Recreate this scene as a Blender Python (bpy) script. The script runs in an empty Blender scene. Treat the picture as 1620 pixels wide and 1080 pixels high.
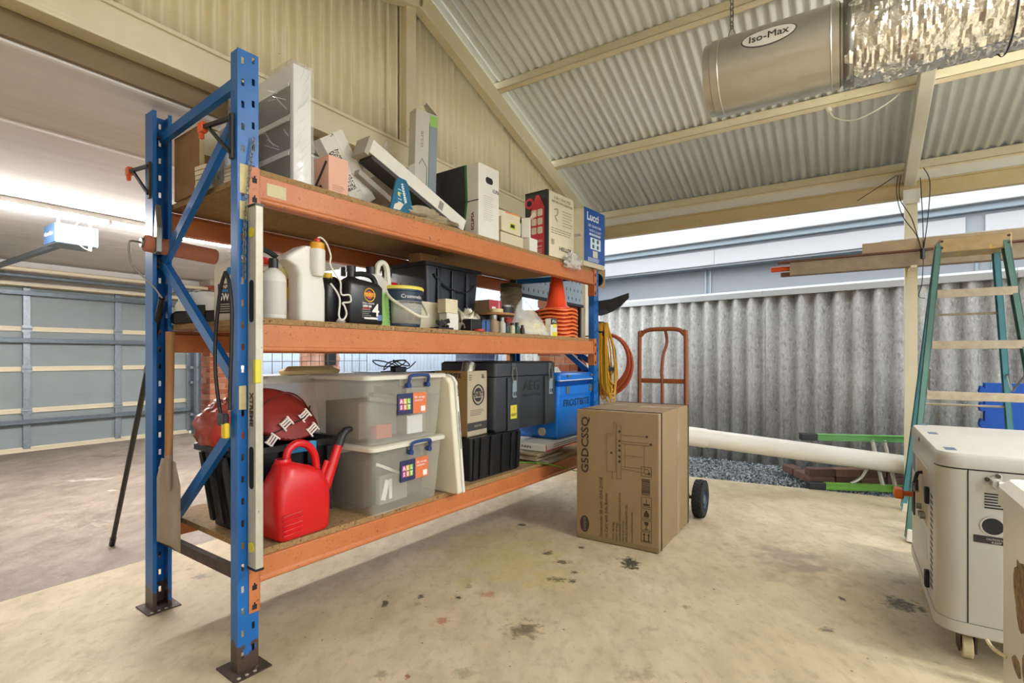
import bpy, bmesh, math, random
from mathutils import Vector, Matrix
random.seed(7)
PI = math.pi
scene = bpy.context.scene
C = scene.collection

# ------------------------------------------------------------------ camera
CAM_H = 1.2
cam_d = bpy.data.cameras.new('camera'); cam_d.sensor_width = 36; cam_d.lens = 18.0
cam_d.shift_y = 24 / 1620; cam_d.clip_start = .05; cam_d.clip_end = 200
cam = bpy.data.objects.new('camera', cam_d); C.objects.link(cam)
cam.location = (0, 0, CAM_H); cam.rotation_euler = (PI / 2, 0, 0)
scene.camera = cam

# ------------------------------------------------------------------ daylight: even overcast sky
w = bpy.data.worlds.new('sky'); scene.world = w; w.use_nodes = True
bg = w.node_tree.nodes['Background']; bg.inputs[0].default_value = (.90, .95, 1.0, 1); bg.inputs[1].default_value = 1.65
scene.view_settings.view_transform = 'Standard'; scene.view_settings.look = 'None'
scene.view_settings.gamma = 1; scene.view_settings.use_curve_mapping = False
scene.view_settings.exposure = 1.22
cy = scene.cycles          # light paths kept short enough for an interior of this depth
cy.max_bounces = 5; cy.diffuse_bounces = 4; cy.glossy_bounces = 3; cy.transmission_bounces = 4; cy.transparent_max_bounces = 10
cy.caustics_reflective = False; cy.caustics_refractive = False
cy.use_adaptive_sampling = True; cy.adaptive_threshold = .08; cy.adaptive_min_samples = 24; cy.use_light_tree = False
LAMP = 120.0; FILL_LAMP = 125.0

# ------------------------------------------------------------------ frames of reference
# building frame: a runs along the gable wall towards the far fence, b runs into the garage
A = Vector((.5475, .8368, 0)).normalized(); B = Vector((-A.y, A.x, 0)); BYAW = math.atan2(A.y, A.x)
def BF(a, b, z=0): p = A * a + B * b; return Vector((p.x, p.y, z))
# rack frame: u along the beams, v from the aisle to the back
U = Vector((.590, .807, 0)).normalized(); V = Vector((-U.y, U.x, 0)); RYAW = math.atan2(U.y, U.x)
R0 = Vector((-1.0325, 1.925, 0))
def RF(u, v, z=0): p = R0 + U * u + V * v; return Vector((p.x, p.y, z))
Z1, Z2, Z3 = .44, 1.354, 1.936       # top faces of the three shelf boards

# ------------------------------------------------------------------ materials
def lin(h):
    if isinstance(h, tuple): return (*h, 1)
    h = h.lstrip('#'); o = []
    for i in (0, 2, 4):
        c = int(h[i:i+2], 16) / 255
        o.append(c / 12.92 if c <= .04045 else ((c + .055) / 1.055) ** 2.4)
    return (*o, 1)
MATS = {}
def pm(name, col, rough=.5, metal=0, var=None, wear=None, wear2=None, bump=None, alpha=1, trans=0, emit=None, spec=None, coat=0, low=None):
    """Procedural material. var=(colour, noise scale, amount); wear=(colour, scale, threshold); bump=(scale, strength)."""
    m = bpy.data.materials.new(name); m.use_nodes = True; nt = m.node_tree; N = nt.nodes; L = nt.links
    p = N['Principled BSDF']
    p.inputs['Base Color'].default_value = lin(col); p.inputs['Roughness'].default_value = rough
    p.inputs['Metallic'].default_value = metal
    if spec is not None: p.inputs['Specular IOR Level'].default_value = spec
    if alpha < 1: p.inputs['Alpha'].default_value = alpha
    if trans: p.inputs['Transmission Weight'].default_value = trans
    if coat: p.inputs['Coat Weight'].default_value = coat
    if emit: p.inputs['Emission Color'].default_value = lin(emit[0]); p.inputs['Emission Strength'].default_value = emit[1]
    tc = None
    def coord():
        nonlocal tc
        if tc is None: tc = N.new('ShaderNodeTexCoord')
        return tc.outputs['Object']
    src = None
    for i, spec_ in enumerate((var, wear, wear2)):
        if not spec_: continue
        c2, sc, th = spec_[:3]
        nz = N.new('ShaderNodeTexNoise'); nz.inputs['Scale'].default_value = sc; nz.inputs['Detail'].default_value = 4
        nz.inputs['Roughness'].default_value = .65
        if len(spec_) > 3:
            mp = N.new('ShaderNodeMapping'); mp.inputs['Scale'].default_value = spec_[3]; L.new(coord(), mp.inputs[0]); L.new(mp.outputs[0], nz.inputs['Vector'])
        else: L.new(coord(), nz.inputs['Vector'])
        mx = N.new('ShaderNodeMix'); mx.data_type = 'RGBA'
        if src: L.new(src, mx.inputs[6])
        else: mx.inputs[6].default_value = lin(col)
        mx.inputs[7].default_value = lin(c2)
        rp = N.new('ShaderNodeValToRGB')
        if i == 0:
            rp.color_ramp.elements[0].position = .3; rp.color_ramp.elements[1].position = .7
            rp.color_ramp.elements[1].color = (th, th, th, 1)
        else:
            rp.color_ramp.elements[0].position = th; rp.color_ramp.elements[1].position = min(1, th + (spec_[4] if len(spec_) > 4 else .04))
        L.new(nz.outputs['Fac'], rp.inputs[0]); L.new(rp.outputs[0], mx.inputs[0]); src = mx.outputs[2]
    if low:   # rust and scuffs that start at the foot of a part: (colour, height, softness)
        sp = N.new('ShaderNodeSeparateXYZ'); L.new(coord(), sp.inputs[0])
        nz = N.new('ShaderNodeTexNoise'); nz.inputs['Scale'].default_value = 16; nz.inputs['Detail'].default_value = 6; L.new(coord(), nz.inputs['Vector'])
        ma = N.new('ShaderNodeMath'); ma.operation = 'MULTIPLY_ADD'; ma.inputs[1].default_value = low[2]; L.new(nz.outputs['Fac'], ma.inputs[0]); L.new(sp.outputs['Z'], ma.inputs[2])
        rp = N.new('ShaderNodeValToRGB'); rp.color_ramp.elements[0].position = low[1]; rp.color_ramp.elements[0].color = (1,1,1,1); rp.color_ramp.elements[1].position = low[1]+.015; rp.color_ramp.elements[1].color = (0,0,0,1)
        L.new(ma.outputs[0], rp.inputs[0]); mx = N.new('ShaderNodeMix'); mx.data_type = 'RGBA'; L.new(rp.outputs[0], mx.inputs[0])
        if src: L.new(src, mx.inputs[6])
        else: mx.inputs[6].default_value = lin(col)
        mx.inputs[7].default_value = lin(low[0]); src = mx.outputs[2]
    if src: L.new(src, p.inputs['Base Color'])
    if bump:
        nz = N.new('ShaderNodeTexNoise'); nz.inputs['Scale'].default_value = bump[0]; nz.inputs['Detail'].default_value = 2
        if len(bump) > 2:
            mp = N.new('ShaderNodeMapping'); mp.inputs['Scale'].default_value = bump[2]; L.new(coord(), mp.inputs[0]); L.new(mp.outputs[0], nz.inputs['Vector'])
        else: L.new(coord(), nz.inputs['Vector'])
        bp = N.new('ShaderNodeBump'); bp.inputs['Strength'].default_value = bump[1]; bp.inputs['Distance'].default_value = .01
        L.new(nz.outputs['Fac'], bp.inputs['Height']); L.new(bp.outputs[0], p.inputs['Normal'])
    MATS[name] = m; return m
def simple(col, rough=.5, **k):
    key = '%s_%s' % (col, rough)
    return MATS.get(key) or pm(key, col, rough, **k)

# ------------------------------------------------------------------ mesh building
def orient(d, up=Vector((0, 0, 1))):
    d = Vector(d).normalized(); up = Vector(up)
    if abs(d.dot(up)) > .98: up = Vector((0, 1, 0))
    x = up.cross(d).normalized(); y = d.cross(x)
    return Matrix((x, y, d)).transposed()
class MB:
    def __init__(s): s.v = []; s.f = []
    def add(s, vs, fs):
        o = len(s.v); s.v += [tuple(x) for x in vs]; s.f += [tuple(i + o for i in q) for q in fs]; return s
    def box(s, x0, x1, y0, y1, z0, z1):
        return s.add([(x0,y0,z0),(x1,y0,z0),(x1,y1,z0),(x0,y1,z0),(x0,y0,z1),(x1,y0,z1),(x1,y1,z1),(x0,y1,z1)],
                     [(0,3,2,1),(4,5,6,7),(0,1,5,4),(1,2,6,5),(2,3,7,6),(3,0,4,7)])
    def obox(s, c, size, M=None):
        M = M or Matrix.Identity(3); c = Vector(c); h = Vector(size) / 2
        vs = [c + M @ Vector((x*h.x, y*h.y, z*h.z)) for z in (-1,1) for x, y in ((-1,-1),(1,-1),(1,1),(-1,1))]
        return s.add(vs, [(0,3,2,1),(4,5,6,7),(0,1,5,4),(1,2,6,5),(2,3,7,6),(3,0,4,7)])
    def bar(s, p0, p1, w, t, up=(0,0,1)):
        p0 = Vector(p0); p1 = Vector(p1); return s.obox((p0+p1)/2, (w, t, (p1-p0).length), orient(p1-p0, up))
    def ring(s, c, r, n, M, ry=None):
        return [Vector(c) + M @ Vector((r*math.cos(2*PI*i/n), (ry or r)*math.sin(2*PI*i/n), 0)) for i in range(n)]
    def loft(s, rings, caps=True, closed=False):
        n = len(rings[0]); vs = [p for r in rings for p in r]; fs = []
        m = len(rings)
        for k in range(m if closed else m-1):
            a = k*n; b = ((k+1) % m)*n
            fs += [(a+i, a+(i+1) % n, b+(i+1) % n, b+i) for i in range(n)]
        if caps and not closed: fs += [tuple(range(n-1,-1,-1)), tuple((m-1)*n+i for i in range(n))]
        return s.add(vs, fs)
    def cyl(s, p0, p1, r0, r1=None, n=16, caps=True):
        p0 = Vector(p0); p1 = Vector(p1); M = orient(p1-p0); r1 = r0 if r1 is None else r1
        return s.loft([s.ring(p0, r0, n, M), s.ring(p1, r1, n, M)], caps)
    def tube(s, pts, r, n=8, closed=False, sub=0):
        pts = [Vector(p) for p in pts]
        if sub: pts = spline(pts, sub, closed)
        R = []; m = len(pts); M = None
        for i, p in enumerate(pts):
            a = pts[i-1] if (i or closed) else p; b = pts[(i+1) % m] if (i < m-1 or closed) else p
            d = (b-a).normalized()
            if M is None: M = orient(d)
            else:
                x = M.col[0] - d*M.col[0].dot(d)
                if x.length < 1e-5: M = orient(d)
                else: x.normalize(); M = Matrix((x, d.cross(x), d)).transposed()
            rr = r[i] if isinstance(r, (list, tuple)) and not sub else r
            R.append(s.ring(p, rr, n, M))
        return s.loft(R, True, closed)
    def lathe(s, prof, n=24, c=(0,0,0), M=None, caps=True):
        M = M or Matrix.Identity(3); c = Vector(c)
        return s.loft([s.ring(c + M @ Vector((0,0,z)), max(r,1e-4), n, M) for r, z in prof], caps)
    def prism(s, poly, d0, d1, axis='z'):
        k = {'z': lambda x,y,d: (x,y,d), 'y': lambda x,y,d: (x,d,y), 'x': lambda x,y,d: (d,x,y)}[axis]
        return s.loft([[Vector(k(x,y,d0)) for x,y in poly], [Vector(k(x,y,d1)) for x,y in poly]])
    def grid(s, fn, nu, nv):
        vs = [fn(i/nu, j/nv) for j in range(nv+1) for i in range(nu+1)]
        return s.add(vs, [(j*(nu+1)+i, j*(nu+1)+i+1, (j+1)*(nu+1)+i+1, (j+1)*(nu+1)+i) for j in range(nv) for i in range(nu)])
    def mesh(s, name, mat=None, smooth=30):
        me = bpy.data.meshes.new(name); me.from_pydata(s.v, [], s.f)
        bm = bmesh.new(); bm.from_mesh(me); bmesh.ops.recalc_face_normals(bm, faces=bm.faces); bm.to_mesh(me); bm.free()
        if mat: me.materials.append(mat)
        if smooth:
            me.polygons.foreach_set('use_smooth', [True]*len(me.polygons)); me.set_sharp_from_angle(angle=math.radians(smooth))
        return me
    def build(s, name, mat=None, parent=None, loc=None, rz=None, smooth=30, bevel=0, solid=0, seg=2, sub=0):
        return put(name, s.mesh(name, mat, smooth), parent, loc, rz, bevel, solid, seg, sub)
def put(name, me, parent=None, loc=None, rz=None, bevel=0, solid=0, seg=2, sub=0):
    o = bpy.data.objects.new(name, me); C.objects.link(o)
    if parent: o.parent = parent
    if loc is not None: o.location = loc
    if rz is not None: o.rotation_euler = (0, 0, rz)
    if solid: md = o.modifiers.new('solid', 'SOLIDIFY'); md.thickness = solid; md.offset = 0
    if bevel:
        md = o.modifiers.new('bevel', 'BEVEL'); md.width = bevel; md.segments = seg; md.limit_method = 'ANGLE'; md.angle_limit = math.radians(40)
    if sub: md = o.modifiers.new('sub', 'SUBSURF'); md.levels = md.render_levels = sub
    return o
def spline(pts, k=6, closed=False):
    pts = [Vector(p) for p in pts]; n = len(pts); out = []
    for i in range(n if closed else n-1):
        p0 = pts[(i-1) % n] if (i or closed) else pts[0]; p1 = pts[i]; p2 = pts[(i+1) % n]; p3 = pts[(i+2) % n] if (i < n-2 or closed) else pts[-1]
        for j in range(k):
            t = j/k
            out.append(.5*((2*p1)+(p2-p0)*t+(2*p0-5*p1+4*p2-p3)*t*t+(3*p1-p0-3*p2+p3)*t*t*t))
    if not closed: out.append(pts[-1])
    return out
def rrect(x0, x1, y0, y1, r, k=4):
    o = []
    for cx, cy, a0 in ((x1-r,y0+r,-90),(x1-r,y1-r,0),(x0+r,y1-r,90),(x0+r,y0+r,180)):
        for i in range(k+1):
            a = math.radians(a0+90*i/k); o.append((cx+r*math.cos(a), cy+r*math.sin(a)))
    return o
def tag(o, label=None, cat=None, group=None, kind=None):
    if label: o['label'] = label
    if cat: o['category'] = cat
    if group: o['group'] = group
    if kind: o['kind'] = kind
    return o
def thing(name, label, cat, loc=(0,0,0), rz=0, group=None):
    o = bpy.data.objects.new(name, None); C.objects.link(o); o.empty_display_size = .1
    o.location = loc; o.rotation_euler = (0, 0, rz); return tag(o, label, cat, group)
def struct(name, loc=(0,0,0), rz=0):
    o = bpy.data.objects.new(name, None); C.objects.link(o); o.empty_display_size = .1
    o.location = loc; o.rotation_euler = (0, 0, rz); o['kind'] = 'structure'; return o
def dup(o, parent=None):
    c = o.copy(); C.objects.link(c); c.parent = parent
    for ch in list(o.children): dup(ch, c)
    return c
def text(parent, s, org, X, Y, size, mat, w=None, align='CENTER', bold=0, name='lettering', th=.0004):
    """Lettering as a thin mesh: X is the reading direction, Y the up direction of the letters."""
    cu = bpy.data.curves.new('t', 'FONT'); cu.body = s; cu.size = size; cu.align_x = align; cu.align_y = 'CENTER'
    cu.extrude = th; cu.offset = bold; cu.resolution_u = 2
    t = bpy.data.objects.new('t', cu); C.objects.link(t)
    dg = bpy.context.evaluated_depsgraph_get(); dg.update()
    me = bpy.data.meshes.new_from_object(t.evaluated_get(dg)); bpy.data.objects.remove(t); bpy.data.curves.remove(cu)
    me.materials.clear(); me.materials.append(mat)
    X = Vector(X).normalized(); Y = Vector(Y).normalized(); sx = 1
    if w and len(me.vertices):
        xs = [q.co.x for q in me.vertices]; sx = w / max(1e-6, max(xs)-min(xs))
    M = Matrix((X*sx, Y, X.cross(Y))).transposed()
    for q in me.vertices: q.co = M @ q.co + Vector(org)
    return put(name, me, parent)
FX, FZ = Vector((1,0,0)), Vector((0,0,1))          # lettering on a face that looks along -y
SX = Vector((0,-1,0))                              # lettering on a face that looks along -x
# ================================================================== SETTING
M_cream = pm('cream_paint', '#e8dec0', .45, var=('#d6c9a2', 3, .6), wear=('#8f7d55', 22, .70), bump=(60, .05))
M_creamw = pm('pale_paint', '#dcdbd2', .4, var=('#cfc9b4', 3, .6))
M_gable = pm('gable_sheet', '#f1e8c9', .38, var=('#e3d6ae', 2.5, .7), wear=('#a08d5f', 40, .69), bump=(80, .05))
M_roof = pm('roof_sheet', '#e4e9ea', .36, var=('#d5d6cf', 2, .7), wear=('#8d7c59', 14, .71), wear2=('#6f6248', 40, .74))
M_tan = pm('eave_beam', '#c4b083', .5, var=('#b39c6c', 4, .6), wear=('#8d7b55', 16, .7))
M_brownf = pm('soffit_trim', '#8a7656', .6, var=('#6f5d43', 3, .6))
M_ceil = pm('ceiling_sheet', '#e2dfda', .8, var=('#d0ccc6', 1.6, .9, (.5, 4, 1)), bump=(9, .15))
M_white = pm('white_paint', '#e9e8e4', .4)
M_doorp = pm('door_panel', '#909a9c', .55, var=('#86908f', 2, .6), bump=(40, .05, (1, 1, 6)))
M_galv = pm('galvanised', '#9aa6ad', .45, .6, var=('#7f8b92', 25, .8))
M_rail = pm('dark_galv', '#76828a', .45, .5, var=('#606a70', 20, .7))
M_doorc = pm('door_edge', '#ddd2b4', .5)

# floor: worn concrete with oil stains, spots and a yellow wash
def floor_mat(name, base, var, dark, stains, dusty=.5):
    m = bpy.data.materials.new(name); m.use_nodes = True; nt = m.node_tree; N = nt.nodes; L = nt.links; p = N['Principled BSDF']
    p.inputs['Roughness'].default_value = .62; p.inputs['Specular IOR Level'].default_value = .35
    tc = N.new('ShaderNodeTexCoord'); co = tc.outputs['Object']
    def noise(sc, det=6, scale=None, ro=.6):
        n = N.new('ShaderNodeTexNoise'); n.inputs['Scale'].default_value = sc; n.inputs['Detail'].default_value = det; n.inputs['Roughness'].default_value = ro
        if scale:
            mp = N.new('ShaderNodeMapping'); mp.inputs['Scale'].default_value = scale; L.new(co, mp.inputs[0]); L.new(mp.outputs[0], n.inputs['Vector'])
        else: L.new(co, n.inputs['Vector'])
        return n.outputs['Fac']
    def ramp(f, a, b, hi=1.0):
        r = N.new('ShaderNodeValToRGB'); r.color_ramp.elements[0].position = a; r.color_ramp.elements[1].position = b
        r.color_ramp.elements[1].color = (hi, hi, hi, 1); L.new(f, r.inputs[0]); return r.outputs[0]
    def mix(fac, a, c):
        x = N.new('ShaderNodeMix'); x.data_type = 'RGBA'; L.new(fac, x.inputs[0])
        if isinstance(a, str): x.inputs[6].default_value = lin(a)
        else: L.new(a, x.inputs[6])
        x.inputs[7].default_value = lin(c); return x.outputs[2]
    s = mix(ramp(noise(1.1, 4), .35, .68), base, var)
    s = mix(ramp(noise(7, 5, (1, .5, 1)), .42, .72, dusty), s, dark)
    s = mix(ramp(noise(22, 3, (1, .6, 1)), .5, .72, .45), s, dark)
    s = mix(ramp(noise(160, 1), .55, .75, .22), s, dark)
    s = mix(ramp(noise(38, 1), .755, .79, .8), s, '#4a4238')
    warps = {}
    for sc_ in (9, 30, 80):
        wp = N.new('ShaderNodeTexNoise'); wp.inputs['Scale'].default_value = sc_; wp.inputs['Detail'].default_value = 2; wp.inputs['Roughness'].default_value = .6; L.new(co, wp.inputs['Vector']); warps[sc_] = wp
    for (x, y, rx, ry, col, st, soft) in stains:
        warp = warps[9 if max(rx, ry) > .12 else (30 if max(rx, ry) > .03 else 80)]; wk = 2.6
        mp = N.new('ShaderNodeMapping'); mp.vector_type = 'TEXTURE'; mp.inputs['Location'].default_value = (x, y, 0); mp.inputs['Scale'].default_value = (rx, ry, 1)
        va = N.new('ShaderNodeVectorMath'); va.operation = 'MULTIPLY_ADD'; va.inputs[1].default_value = (rx*wk, ry*wk, 0)
        L.new(warp.outputs['Color'], va.inputs[0]); L.new(co, va.inputs[2])
        vb = N.new('ShaderNodeVectorMath'); vb.operation = 'SUBTRACT'; vb.inputs[1].default_value = (rx*wk*.5, ry*wk*.5, 0); L.new(va.outputs[0], vb.inputs[0])
        L.new(vb.outputs[0], mp.inputs[0])
        ln = N.new('ShaderNodeVectorMath'); ln.operation = 'LENGTH'; L.new(mp.outputs[0], ln.inputs[0])
        r = N.new('ShaderNodeValToRGB'); r.color_ramp.elements[0].position = max(0, 1-soft); r.color_ramp.elements[0].color = (st, st, st, 1)
        r.color_ramp.elements[1].position = 1.0; r.color_ramp.elements[1].color = (0, 0, 0, 1)
        L.new(ln.outputs['Value'], r.inputs[0]); s = mix(r.outputs[0], s, col)
    L.new(s, p.inputs['Base Color'])
    bp = N.new('ShaderNodeBump'); bp.inputs['Strength'].default_value = .25; bp.inputs['Distance'].default_value = .004
    L.new(noise(70, 2), bp.inputs['Height']); L.new(bp.outputs[0], p.inputs['Normal'])
    return m
# stain centres are metres on the slab (world x, y)
ST = [(0.05, 2.255, 0.09, 0.088, '#57503f', 0.8, 0.7), (1.645, 3.028, 0.327, 0.334, '#83766a', 0.6, 0.8), (1.887, 2.473, 0.099, 0.097, '#3d3b38', 0.85, 0.7), (1.383, 2.25, 0.035, 0.033, '#4b453d', 0.75, 0.7), (0.685, 2.982, 0.06, 0.106, '#2b2a27', 0.9, 0.5), (0.225, 3.135, 0.039, 0.051, '#232220', 0.9, 0.5), (0.296, 3.0, 0.046, 0.047, '#232220', 0.9, 0.5), (0.198, 2.761, 0.017, 0.02, '#232220', 0.9, 0.5), (0.248, 2.754, 0.051, 0.039, '#232220', 0.9, 0.5), (0.321, 2.738, 0.025, 0.029, '#232220', 0.9, 0.5), (0.345, 2.85, 0.026, 0.021, '#232220', 0.85, 0.5), (0.437, 3.219, 0.025, 0.027, '#2b2a27', 0.9, 0.5), (0.072, 3.654, 0.034, 0.035, '#26251f', 0.85, 0.5), (-0.617, 2.499, 0.019, 0.057, '#34322b', 0.85, 0.5), (-0.456, 2.565, 0.02, 0.026, '#2b2a27', 0.85, 0.5), (-0.268, 2.551, 0.02, 0.017, '#2b2a27', 0.85, 0.5), (-0.317, 2.331, 0.032, 0.035, '#a4683f', 0.7, 0.5), (-0.112, 2.592, 0.04, 0.035, '#a4683f', 0.6, 0.5), (-0.5, 1.929, 0.03, 0.034, '#87806c', 0.65, 0.6), (-0.18, 1.94, 0.054, 0.049, '#87806c', 0.6, 0.7), (-0.392, 1.925, 0.015, 0.024, '#8c3a30', 0.8, 0.5), (0.476, 1.929, 0.083, 0.059, '#8a7560', 0.55, 0.8), (-0.226, 2.693, 0.021, 0.057, '#86806f', 0.6, 0.5), (-0.46, 2.486, 0.023, 0.024, '#8b8471', 0.6, 0.5), (1.636, 2.538, 0.016, 0.025, '#2b2925', 0.9, 0.4), (2.073, 2.73, 0.059, 0.049, '#8b7f72', 0.6, 0.7), (2.436, 3.654, 0.254, 0.254, '#9a8b78', 0.4, 1), (-0.078, 3.176, 0.539, 0.513, '#b7a457', 0.42, 1), (0.071, 2.893, 0.357, 0.489, '#bfae62', 0.35, 1), (0.2, 2.309, 0.021, 0.021, '#8a8271', 0.5, 0.6), (0.613, 2.255, 0.049, 0.026, '#93866f', 0.5, 0.7), (0.833, 2.455, 0.023, 0.023, '#7f5a45', 0.6, 0.5), (-1.697, 2.793, 0.06, 0.051, '#6f6a60', 0.65, 0.7), (-1.821, 2.893, 0.027, 0.022, '#77705f', 0.6, 0.7), (0.803, 3.827, 0.018, 0.038, '#2b2925', 0.8, 0.4), (-0.338, 2.282, 0.063, 0.041, '#b5a67f', 0.4, 1)]
M_floor = floor_mat('concrete', '#cfc1a4', '#bdad8c', '#968669', ST)
M_gfloor = floor_mat('garage_concrete', '#9d9082', '#85796c', '#6a5f54', [(-4.1,5.0,.16,.09,'#e2dcd0',.35,.5),(-3.6,4.6,.05,.03,'#d8d0c2',.5,.5),(-4.9,6.2,.3,.12,'#4e4742',.6,.8),(-3.2,3.9,.5,.2,'#6a5c50',.5,1),(-2.5,3.2,.4,.25,'#97897c',.4,1)], .7)
mb = MB(); P = [BF(-4, -6), BF(5.95, -6), BF(5.07, 3.468), BF(-4, 3.468)]
mb.loft([[Vector((p.x,p.y,-.15)) for p in P], [Vector((p.x,p.y,0)) for p in P]])
tag(mb.build('floor', M_floor, smooth=0), kind='structure')
mb = MB(); P = [BF(-4, 3.473), BF(5.05, 3.473), BF(5.05, 13), BF(-4, 13)]
mb.loft([[Vector((p.x,p.y,-.15)) for p in P], [Vector((p.x,p.y,-.002)) for p in P]])
tag(mb.build('garage_slab', M_gfloor, smooth=0), kind='structure')
M_earth = pm('earth', '#7d776b', .9, var=('#5e594f', 5, .8))
mb = MB(); mb.box(-30, 40, -30, 60, -.4, -.16)
tag(mb.build('ground', M_earth, smooth=0), kind='structure')

# ---- corrugated sheet helper: profile along x, height along y, waves towards z
def corr(width, pitch, amp, length, per=8, ys=None, topfn=None):
    mb = MB(); n = int(round(width / pitch * per)); ys = ys or [0, length]
    rows = []
    for j, y in enumerate(ys):
        row = []
        for i in range(n+1):
            x = width*i/n; yy = topfn(x) if (topfn and j == len(ys)-1) else y
            row.append(Vector((x, yy, amp*math.sin(2*PI*x/pitch))))
        rows.append(row)
    for j in range(len(rows)-1):
        mb.add(rows[j]+rows[j+1], [(i, i+1, n+2+i, n+1+i) for i in range(n)])
    return mb
def frame3(o, loc, X, Y):
    X = Vector(X).normalized(); Y = Vector(Y).normalized(); Z = X.cross(Y)
    o.matrix_world = Matrix.Translation(loc) @ Matrix((X, Y, Z)).transposed().to_4x4()

GB = 2.6                                  # gable plane
SLOPE = .338; RIDGE = 2.66; EAVE = 5.68
def roof_z(a): return 3.56 - SLOPE*(a-3.62) if a >= RIDGE else 3.56 - SLOPE*(RIDGE-3.62) - SLOPE*(RIDGE-a)

# roof: corrugated sheets, purlins, rafters
roof = struct('ceiling')
L1 = (EAVE+.12-RIDGE)*math.hypot(1, SLOPE)
down1 = (A - Vector((0,0,SLOPE))).normalized(); down2 = (-A - Vector((0,0,SLOPE))).normalized()
me1 = corr(.775, .0762, .0125, L1, 10).mesh('roof_sheet', M_roof, 60)
for i in range(6):
    for s, dn in ((0, down1), (1, down2)):
        o = put('roof_sheet', me1, roof, solid=.0015)
        b0 = GB + .02 - .762*i
        p = BF(RIDGE, b0, roof_z(RIDGE) + .012 + (.003 if i % 2 else 0))
        if s: o.matrix_world = Matrix.Translation(p - B*.775) @ Matrix((B, dn, B.cross(dn))).transposed().to_4x4()
        else: o.matrix_world = Matrix.Translation(p) @ Matrix((-B, dn, (-B).cross(dn))).transposed().to_4x4()
mb = MB(); zr = roof_z(RIDGE) + .03
mb.loft([[Vector((RIDGE+x, y, zr+dz)) for x, dz in ((-.16,-.054),(0,0),(.16,-.054),(.16,-.05),(0,.006),(-.16,-.05))] for y in (-1.97, GB+.05)])
mb.build('ridge_cap', M_roof, roof, (0,0,0), BYAW, smooth=0)
def purlin(a, name='purlin', h=.085, wd=.05, m=M_cream):
    zc = roof_z(a); mb = MB()
    sg = -1 if a >= RIDGE else 1
    # lipped channel: top flange, web, bottom flange
    dirn = Vector((1, 0, SLOPE*sg)).normalized(); nrm = Vector((-dirn.z, 0, dirn.x))
    for (c0, c1, t0, t1) in ((0, wd, -.004, 0), (0, .004, -h, 0), (0, wd, -h, -h+.004), (wd-.004, wd, -h, -h+.02)):
        cc = dirn*((c0+c1)/2) + nrm*((t0+t1)/2)
        mb.obox((cc.x, .31, cc.z), (c1-c0, 4.54, t1-t0), Matrix((dirn, (0,1,0), nrm)).transposed())
    return mb.build(name, m, roof, BF(a, 0, zc), BYAW, smooth=0)
for a in (3.62, 4.64, 5.60, 2.72, 2.60, 1.66, .62, -.3): purlin(a)
def rafter(b, wdt=.075, dep=.15, mat=M_cream, a0=RIDGE-.02, a1=EAVE-.02, nm='rafter'):
    for s in (1, -1):
        aa, ab_ = (a0, a1) if s > 0 else (RIDGE+.02, 2*RIDGE-EAVE)
        mb = MB(); z0 = roof_z(max(aa, RIDGE) if s > 0 else RIDGE) - .075; z1 = roof_z(ab_) - .075
        mb.loft([[Vector((aa, -wdt/2, z0)), Vector((aa, wdt/2, z0)), Vector((aa, wdt/2, z0-dep)), Vector((aa, -wdt/2, z0-dep))],
                 [Vector((ab_, -wdt/2, z1)), Vector((ab_, wdt/2, z1)), Vector((ab_, wdt/2, z1-dep)), Vector((ab_, -wdt/2, z1-dep))]])
        mb.build(nm, mat, roof, BF(0, b, 0), BYAW, smooth=0, bevel=.006)
rafter(GB-.06); rafter(-.455, .085, .14, M_creamw); rafter(-1.93, .085, .14, M_creamw)
# eave beam with a lip, and eave purlin band
mb = MB(); mb.box(EAVE-.08, EAVE-.02, -1.96, GB, 2.575, 2.715); mb.box(EAVE-.09, EAVE-.08, -1.96, GB, 2.575, 2.59); mb.box(EAVE-.09, EAVE-.08, -1.96, GB, 2.70, 2.715)
mb.build('eave_beam', M_tan, roof, (0,0,0), BYAW, smooth=0)
mb = MB(); mb.box(EAVE-.075, EAVE+.0, -1.96, GB, 2.72, 2.80); mb.build('eave_batten', M_creamw, roof, (0,0,0), BYAW, smooth=0)

# gable wall: vertical corrugated sheets cut to the slope, bottom beam, centre post
gw = struct('wall_back', (0,0,0), 0)
zb = 2.655
for i in range(-1, 8):
    a0 = -.62 + .762*i*1.0 + .62*0
    a1 = a0+.77
    if a0 > EAVE-.1: break
    wdt = min(.77, EAVE-.02-a0)
    def top(x, a0=a0):
        return max(.02, roof_z(a0+x) - .06 - zb)
    o = corr(wdt, .0762, .017, 1, 10, topfn=top).build('wall_sheet', M_gable, gw, smooth=60, solid=.0015)
    frame3(o, BF(a0, GB + .015 + (.003 if i % 2 else 0), zb), A, (0,0,1))
mb = MB(); mb.box(-1.6, EAVE, GB-.06, GB+.03, 2.50, 2.66); mb.box(-1.6, EAVE, GB-.075, GB-.06, 2.495, 2.512); mb.box(-1.6, EAVE, GB-.075, GB-.06, 2.645, 2.664); mb.box(-1.6, EAVE, GB-.066, GB-.06, 2.512, 2.535)
mb.build('gable_beam', M_cream, gw, rz=BYAW, smooth=0, bevel=.003)
mb = MB(); mb.box(-1.6, 4.6, GB+.03, GB+.055, 2.40, 2.53)
mb.build('soffit_trim', M_brownf, gw, rz=BYAW, smooth=0)
mb = MB(); mb.box(2.55, 2.645, GB-.065, GB+.005, 2.664, roof_z(2.62)-.1); mb.box(2.545, 2.56, GB-.01, GB+.005, 2.664, roof_z(2.6)-.1)
mb.build('gable_post', M_cream, gw, rz=BYAW, smooth=0, bevel=.006)
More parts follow.
